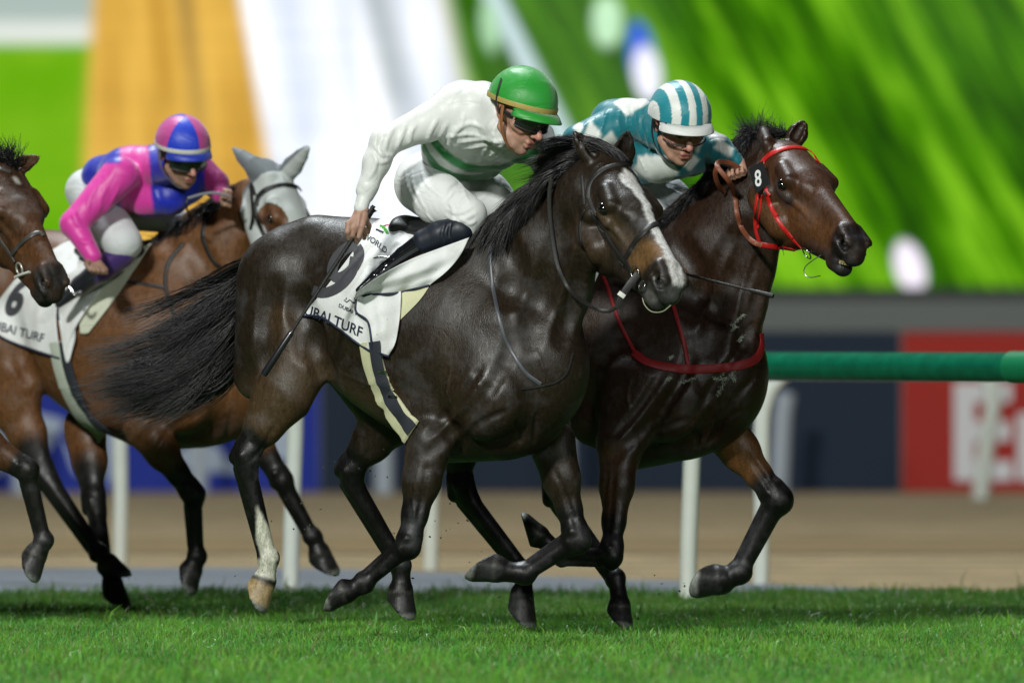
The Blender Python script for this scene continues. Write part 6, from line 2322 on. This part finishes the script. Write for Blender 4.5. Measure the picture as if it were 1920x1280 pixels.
    loose(H9, [(1203, 548, dz), (1208, 570, dz - .02), (1222, 584, dz - .06), (1242, 584, dz - .10), (1258, 572, dz - .12)], 4, simple('clear_plastic', (.35, .38, .25), .3), 'lip_strap', round_=.0022)
    m = MB(); strap(F, [(921, 462), (919, 500), (928, 560), (942, 620), (960, 660), (985, 698), (1014, 720)], U(7.5), .003, 40, .002, m); m.obj('neck_strap', simple('wet_grey_leather', (.06, .065, .075), .4), H9)
    m = MB(); strap(F, [(976, 729), (1000, 726), (1020, 722), (1042, 716), (1060, 702), (1068, 685), (1074, 662)], U(4), .003, 24, .003, m); m.obj('neck_strap_end', LEATHM, H9)


tack9()


def tack8():
    F = F8
    b = [([(1426, 312), (1434, 298), (1450, 286), (1476, 277), (1502, 277), (1522, 286), (1534, 304)], 11, 'browband'),
         ([(1434, 345), (1444, 384), (1462, 418), (1482, 444), (1506, 470)], 8, 'cheekpiece'),
         ([(1422, 362), (1416, 395), (1417, 430), (1425, 458)], 7, 'throat_lash'),
         ([(1429, 366), (1424, 400), (1421, 428)], 4, 'throat_lash_end'),
         ([(1424, 458), (1455, 463), (1485, 468), (1508, 476)], 10, 'chin_strap')]
    bridle(F, H8, b, REDL)
    for x, y in ((1438, 362), (1452, 400), (1474, 434), (1481, 442)):
        q, n_ = drape(F, [(x - 4, y - 5), (x + 5, y + 5)], 3, .006); m = MB(); m.ribbon(q, n_, .016, .003); m.obj('keeper', REDL, H8)
    q, n_ = drape(F, [(1468, 460), (1469, 478)], 3, .010); m = MB(); m.ribbon(q, n_, .004, .003); m.obj('buckle', STEELM, H8)
    q, n_ = drape(F, [(1433, 359), (1437, 366)], 3, .010); m = MB(); m.ribbon(q, n_, .009, .003); m.obj('buckle', STEELM, H8)
    ring(F, H8, 1514, 474, 12, .003, STEELM, .012)
    dz = float(F.depth([1512], [470], .02)[0][0])
    loose(H8, [(1540, 478, dz - .06), (1524, 488, dz - .05), (1510, 500, dz - .04), (1508, 512, dz - .04), (1518, 520, dz - .05), (1538, 517, dz - .07)], 3, STEELM, 'bit_loop', round_=.0022)
    # number tag
    c = [(1404, 317), (1430, 301), (1443, 345), (1417, 364)]
    dd = float(np.nanmin(F.depth([1425, 1430, 1420], [332, 340, 345], .012)[0]))
    V = [P(x, y, dd - .01 + (x - 1424) * -.0012) for x, y in c]; V += [v + np.array([0, .008, 0]) for v in V]
    o = mesh_obj('number_tag', V, [(0, 1, 2, 3), (7, 6, 5, 4), (0, 4, 5, 1), (1, 5, 6, 2), (2, 6, 7, 3), (3, 7, 4, 0)], simple('tag_black', (.012, .012, .014), .35), H8, False)
    print_text(o, '8', lambda x, y: (1413 + x * 25 + y * -3.0 + 3, 350 - x * 6 - y * 42), lambda x, y: dd - .0105 + (x - 1424) * -.0012, simple('tag_white', (.75, .75, .75), .5), .02, 0, 1, 0, .002)
    # rein looped over the hand
    d1 = float(F.depth([1385], [400], .02)[0][0])
    loose(H8, [(1428, 460, dz + .12), (1410, 452, dz + .14), (1392, 430, d1 + .01), (1382, 400, d1), (1378, 368, d1 + .02), (1368, 342, .42), (1352, 322, .40), (1344, 310, .42), (1352, 303, .46), (1374, 308, .50), (1386, 316, .52)], 9.5, BROWNL, 'rein', n=70, t=.004)
    loose(H8, [(1346, 310, .44), (1341, 325, .46), (1346, 345, .50), (1358, 362, .56)], 9, BROWNL, 'rein_loop', n=20)
    m = MB(); strap(F, [(1190, 662), (1208, 676), (1240, 686), (1290, 692), (1340, 690), (1386, 685), (1416, 673), (1428, 650), (1427, 625)], U(17), .006, 60, .002, m); m.obj('breast_girth', REDW, H8)
    m = MB(); strap(F, [(1262, 572), (1272, 606), (1284, 650), (1291, 692)], U(8), .004, 30, .004, m); m.obj('breast_strap', REDW, H8)
    m = MB(); strap(F, [(1130, 514), (1140, 540), (1160, 600), (1192, 664)], U(7), .004, 30, .004, m); m.obj('breast_strap', REDW, H8)
    # saddle, girth, number cloth (mostly hidden by the leader)
    cloth_patch(F, H8, 'number_cloth', WHITEC, [(1050, 430), (1100, 430), (1150, 440)], [(1150, 440), (1110, 540), (1040, 660)], [(905, 600), (970, 630), (1040, 660)], [(1050, 430), (980, 520), (905, 600)], 30, 30, .010, None, .004, [], 4)
    # foam of sweat
    FO = simple('sweat_foam', (.34, .38, .31), .8, noise=.3, nscale=90, bump=.002, bscale=200)
    rg = np.random.default_rng(4)
    paths = [[(1352, 706), (1356, 716), (1352, 728), (1345, 740)], [(1338, 708), (1350, 712), (1362, 708)], [(1372, 702), (1378, 714)], [(1374, 684), (1380, 692)],
             [(1396, 678), (1408, 676), (1412, 670)], [(1375, 610), (1384, 598), (1394, 590)], [(1372, 620), (1380, 612)], [(1250, 712), (1258, 708)], [(1275, 716), (1290, 714), (1302, 708)],
             [(1386, 640), (1392, 630)], [(1256, 672), (1260, 668)]]
    for p_ in paths:
        m = MB(); c = resample(p_, 10)
        for k, (x, y) in enumerate(c):
            for _ in range(9):
                X, Y = x + rg.normal() * 2.2, y + rg.normal() * 1.6
                d, ok, bd = F.depth([X], [Y], .0)
                if not ok[0]: continue
                m.ellipsoid(P(X, Y, float(d[0])), np.eye(3), np.array([1, 1, 1]) * rg.uniform(.0008, .0024), 6, 4)
        if m.V: m.obj('foam', FO, H8)


tack8()


def tack3():
    F = F3
    m = MB(); BL = LEATHM
    FH = Field(.01); 
    for pts, w, nm in (([(480, 385), (484, 368), (500, 354), (530, 346), (556, 350), (570, 366)], 8, 'browband'), ([(476, 380), (480, 405), (492, 434), (508, 460)], 8, 'cheekpiece'), ([(478, 365), (470, 345), (474, 400), (470, 430)], 6, 'headpiece')):
        m = MB(); strap(F, pts, U(w, 3), .004, 26, .016, m); m.obj(nm, BL, H3)
    for pts, w, nm in (([(440, 372), (410, 388), (388, 410), (380, 440), (388, 468), (402, 492), (414, 500)], 9, 'rein'), ([(345, 455), (325, 478), (312, 505), (311, 540), (320, 572), (328, 592)], 8, 'neck_strap'),
                       ([(205, 516), (240, 528), (280, 534), (308, 540)], 7, 'rein')):
        m = MB(); strap(F, pts, U(w, 3), .004, 30, .003, m); m.obj(nm, BL, H3)
    loose(H3, [(430, 368, 2.5 + Z3), (405, 362, 2.5 + Z3), (380, 364, 2.5 + Z3), (352, 372, 2.5 + Z3)], 6, simple('grey_rein', (.14, .15, .17), .5), 'rein')
    loose(H3, [(352, 372, 2.5 + Z3), (349, 385, 2.5 + Z3), (354, 402, 2.6 + Z3), (360, 414, 2.7 + Z3)], 4, LEATHM, 'rein')
    def wr(gx, gy, u, v):
        return .008 * np.sin(u * 9 + v * 5) * np.sin(v * 3.1) + .012 * np.exp(-((u - .7) / .08) ** 2)
    o, V, G, d = cloth_patch(F, H3, 'number_cloth', WHITEC, [(95, 470), (130, 452), (180, 455), (215, 470)], [(215, 470), (180, 520), (110, 570), (112, 672)],
                             [(-30, 610), (10, 636), (60, 655), (112, 672)], [(95, 470), (50, 500), (0, 560), (-30, 610)], 50, 46, .012, wr, .005, ['bottom'])
    df = grid_depth(G, d)
    print_text(o, '6', lambda x, y: (4 + x * 62 + y * 34, 586 + x * 8 - y * 92), df, GREYP, .04, 0, 1, 3)
    print_text(o, 'DUBAI TURF', lambda x, y: (-28 + x * 19.5 + y * 4.5, 612 + x * 5.4 - y * 23), df, NAVY, .012, 0, 1.0, 1)
    cloth_patch(F, o, 'front_flap', WHITEC, [(112, 560), (160, 520), (222, 470)], [(222, 470), (225, 500), (150, 590), (140, 640)], [(110, 600), (125, 680), (140, 640)], [(112, 560), (108, 580), (110, 600)], 30, 30, .03,
                lambda gx, gy, u, v: .01 * np.sin(u * 8 + v * 5), .005, ['left'], 6)
    cloth_patch(F, H3, 'pad', fabric('pad_pale', (.55, .57, .45)), [(150, 565), (190, 520), (225, 480), (285, 455)], [(285, 455), (262, 490), (215, 560), (165, 625)], [(150, 625), (158, 626), (165, 625)], [(150, 565), (149, 600), (150, 625)], 30, 30, .014, None, .006, [], 4)
    m = MB(); strap(F, [(110, 640), (118, 690), (136, 745), (166, 795), (208, 822)], U(46, 3), .012, 34, .0, m); m.obj('girth_pad', fabric('pad_grey', (.50, .54, .46)), H3)
    m = MB(); strap(F, [(120, 640), (128, 690), (146, 742), (172, 785), (205, 812)], U(24, 3), .006, 34, .012, m); m.obj('girth', WEBM, H3)
    m = MB(); m.ellipsoid(P3(205, 470, 2.95), np.array([[.87, -.5, 0], [.5, .87, 0], [0, 0, 1]]), np.array([.17, .13, .05]), 20, 12); m.obj('saddle', LEATHM, H3)
    m = MB(); m.tube(resample([P3(130, 540, 2.72), P3(140, 552, 2.68), P3(152, 548, 2.7)], 8), .008, 8); m.obj('stirrup', STEELM, H3)
    # the horse at the edge
    F = F4
    GL = simple('grey_leather', (.06, .055, .05), .45, noise=.2)
    for pts, w, nm in (([(22, 478), (34, 462), (52, 446), (72, 436), (82, 442)], 9, 'noseband'), ([(-10, 430), (2, 452), (16, 472), (28, 492)], 8, 'cheekpiece'), ([(-30, 330), (-10, 316), (20, 322)], 8, 'browband')):
        m = MB(); strap(F, pts, U(w, 2), .005, 20, .002, m); m.obj(nm, GL, H4)
    ring(F, H4, 38, 504, 12, .0045, simple('pale_ring', (.6, .6, .55), .35, metal=.6), .012)
    loose(H4, [(28, 520, 1.0), (42, 514, .96), (56, 510, .93)], 7, simple('pale_ring2', (.5, .5, .45), .4), 'bit_cheek', round_=.006, n=8)


tack3()


# ---- manes and tails
def hairs():
    tl = -.00125
    def m9(px, py, dd=0.0):
        return P(px, py, (px - 760) * tl + dd)
    gs = [[m9(1176, 304, -.03), m9(1158, 282, -.05), m9(1125, 276, -.05), m9(1090, 286, -.05)],
          [m9(1150, 300, -.02), m9(1115, 270, -.05), m9(1070, 268, -.05), m9(1018, 286, -.04)],
          [m9(1125, 300, -.02), m9(1085, 276, -.08), m9(1040, 286, -.07), m9(998, 312, -.05)],
          [m9(1098, 306, -.02), m9(1058, 302, -.10), m9(1022, 328, -.10), m9(1002, 358, -.09)],
          [m9(1070, 322, -.02), m9(1040, 330, -.12), m9(1012, 362, -.13), m9(992, 402, -.13)],
          [m9(1040, 342, -.02), m9(1012, 350, -.12), m9(984, 388, -.15), m9(962, 436, -.16)],
          [m9(1005, 362, -.02), m9(978, 372, -.12), m9(952, 412, -.16), m9(936, 462, -.18)],
          [m9(970, 384, -.02), m9(944, 394, -.12), m9(920, 432, -.16), m9(906, 480, -.18)],
          [m9(938, 408, -.02), m9(912, 416, -.10), m9(892, 446, -.14), m9(880, 482, -.16)],
          [m9(905, 428, -.02), m9(886, 434, -.06), m9(872, 452, -.10), m9(860, 474, -.12)]]
    H = hair_guides(gs, 5200, .015, 12, .0016, 40, .0045, seed=3, lenv=.3)
    # wisps standing up before the breeches and under the sleeve
    w = [[m9(925, 418), m9(905, 400, -.05), m9(892, 378, -.05), m9(880, 362, -.05)], [m9(910, 428), m9(893, 412, -.05), m9(880, 392, -.05), m9(868, 385, -.05)]]
    hair_guides(w, 110, .010, 9, .0009, 10, .004, H, seed=5, lenv=.6)
    w = [[m9(1100, 300), m9(1050, 286, -.05), m9(1010, 280, -.05), m9(985, 290, -.05)], [m9(1060, 325), m9(1030, 330, -.05), m9(1000, 336, -.05), m9(975, 343, -.05)]]
    hair_guides(w, 130, .010, 9, .0008, 10, .004, H, seed=6, lenv=.6)
    H.obj('mane', MANEM, H9)
    D = P
    tg = [[D(492, 492, .34), D(440, 515, .40), D(370, 560, .44), D(300, 600, .46), D(226, 634, .46)],
          [D(488, 505, .34), D(435, 545, .40), D(360, 605, .44), D(285, 640, .46), D(206, 652, .46)],
          [D(485, 520, .34), D(435, 585, .40), D(360, 645, .44), D(290, 672, .46), D(218, 690, .46)],
          [D(482, 540, .34), D(440, 610, .40), D(370, 674, .44), D(290, 704, .46), D(214, 720, .46)],
          [D(480, 560, .34), D(445, 640, .40), D(385, 704, .44), D(300, 728, .46), D(202, 750, .46)],
          [D(480, 580, .34), D(450, 664, .40), D(410, 718, .44), D(330, 738, .46), D(206, 756, .46)]]
    T = hair_guides(tg, 5600, .036, 18, .0015, 80, .010, seed=9, lenv=.5)
    hair_guides([[D(470, 520, .36), D(400, 555, .4), D(320, 600, .42), D(235, 612, .42)], [D(470, 560, .36), D(400, 640, .4), D(310, 740, .42), D(205, 748, .42)]], 160, .04, 15, .0009, 6, .016, T, seed=10, lenv=.5)
    T.obj('tail', MANEM, H9)
    # number 8
    def m8(px, py, dd=0.0):
        return P(px, py, 1.02 + (px - 1098) * tl + dd)
    gs = [[m8(1235, 440), m8(1240, 425, -.03), m8(1232, 430, -.06), m8(1225, 448, -.08)],
          [m8(1270, 420), m8(1265, 405, -.03), m8(1252, 408, -.06), m8(1240, 425, -.08)],
          [m8(1305, 392), m8(1298, 378, -.03), m8(1283, 385, -.06), m8(1268, 402, -.08)],
          [m8(1335, 355), m8(1325, 345, -.03), m8(1310, 355, -.06), m8(1298, 375, -.08)],
          [m8(1360, 320), m8(1350, 312, -.03), m8(1338, 325, -.06), m8(1328, 350, -.08)],
          [m8(1385, 290), m8(1374, 282, -.03), m8(1362, 292, -.06), m8(1352, 318, -.08)],
          [m8(1410, 268), m8(1398, 262, -.03), m8(1388, 272, -.06), m8(1378, 300, -.08)],
          [m8(1430, 256), m8(1415, 248, -.03), m8(1402, 250, -.06), m8(1388, 262, -.08)]]
    H = hair_guides(gs, 1900, .011, 9, .0017, 14, .006, seed=12)
    wild = [[m8(1405, 268), m8(1394, 254, -.02), m8(1386, 244, -.02), m8(1374, 240, -.02)], [m8(1420, 262), m8(1408, 246, -.02), m8(1402, 232, -.02), m8(1398, 222, -.02)],
            [m8(1438, 258), m8(1428, 248, -.02), m8(1424, 236, -.02), m8(1428, 226, -.02)], [m8(1460, 256), m8(1452, 246, -.04), m8(1444, 238, -.04), m8(1438, 228, -.04)],
            [m8(1485, 256), m8(1478, 246, -.06), m8(1468, 242, -.06), m8(1462, 236, -.06)]]
    hair_guides(wild, 620, .011, 9, .0013, 9, .009, H, seed=13, lenv=.6)
    H.obj('mane', MANEM, H8)
    # number 8 tail, streaming behind the leader's saddle
    # hooded horse
    def m3(px, py, dd=0.0):
        return P3(px, py, 3.2 + (px - 200) * tl + dd)
    gs = [[m3(300, 468), m3(285, 462, -.04), m3(275, 470, -.08), m3(266, 485, -.1)], [m3(330, 446), m3(315, 440, -.04), m3(302, 448, -.08), m3(292, 468, -.1)],
          [m3(365, 422), m3(350, 416, -.04), m3(335, 424, -.08), m3(325, 446, -.1)], [m3(400, 396), m3(385, 392, -.04), m3(372, 404, -.08), m3(362, 424, -.1)],
          [m3(430, 372), m3(415, 370, -.04), m3(402, 382, -.08), m3(392, 402, -.1)], [m3(455, 355), m3(440, 350, -.04), m3(428, 356, -.08), m3(415, 370, -.1)]]
    H3h = hair_guides(gs, 900, .014, 8, .0024, 12, .006, seed=15)
    H3h.obj('mane', MANEM, H3)
    gs = [[P(-40, 300, 1.6), P(-30, 280, 1.58), P(-22, 272, 1.56)], [P(-10, 305, 1.55), P(-4, 285, 1.52), P(-8, 268, 1.5)], [P(15, 312, 1.5), P(16, 295, 1.48), P(12, 275, 1.48)], [P(30, 322, 1.48), P(32, 300, 1.46), P(35, 272, 1.46)]]
    H4h = hair_guides(gs, 500, .012, 8, .0020, 10, .008, seed=16, lenv=.6)
    H4h.obj('mane', MANEM, H4)


hairs()
# ---- clods and blades of turf thrown up by the hooves
def clods():
    rg = np.random.default_rng(8)
    m = MB()
    src = [(500, 1130, .12), (630, 1120, -.3), (760, 1140, .38), (660, 900, .2), (790, 1010, .1), (850, 1010, .3), (980, 1160, .95), (1160, 1165, 1.0), (240, 1130, 4.4), (560, 1000, .3), (900, 1100, .5), (1260, 1130, .9)]
    for (x, y, d) in src:
        for _ in range(7):
            px = x + rg.normal() * 34; py = y - abs(rg.normal()) * 38
            s = rg.uniform(.0018, .0055)
            ax = rg.normal(size=(3, 3)); q, _r = np.linalg.qr(ax)
            m.ellipsoid(P(px, py, d + rg.normal() * .12), q, np.array([s, s * rg.uniform(.4, .8), s * rg.uniform(.8, 2.5)]), 6, 4)
    o = m.obj('flying_turf', simple('soil_clod', (.030, .035, .016), .9, noise=.5, nscale=100))
    tag(o, 'tiny dark specks of turf thrown up around the hooves', 'flying turf', kind='stuff')


clods()
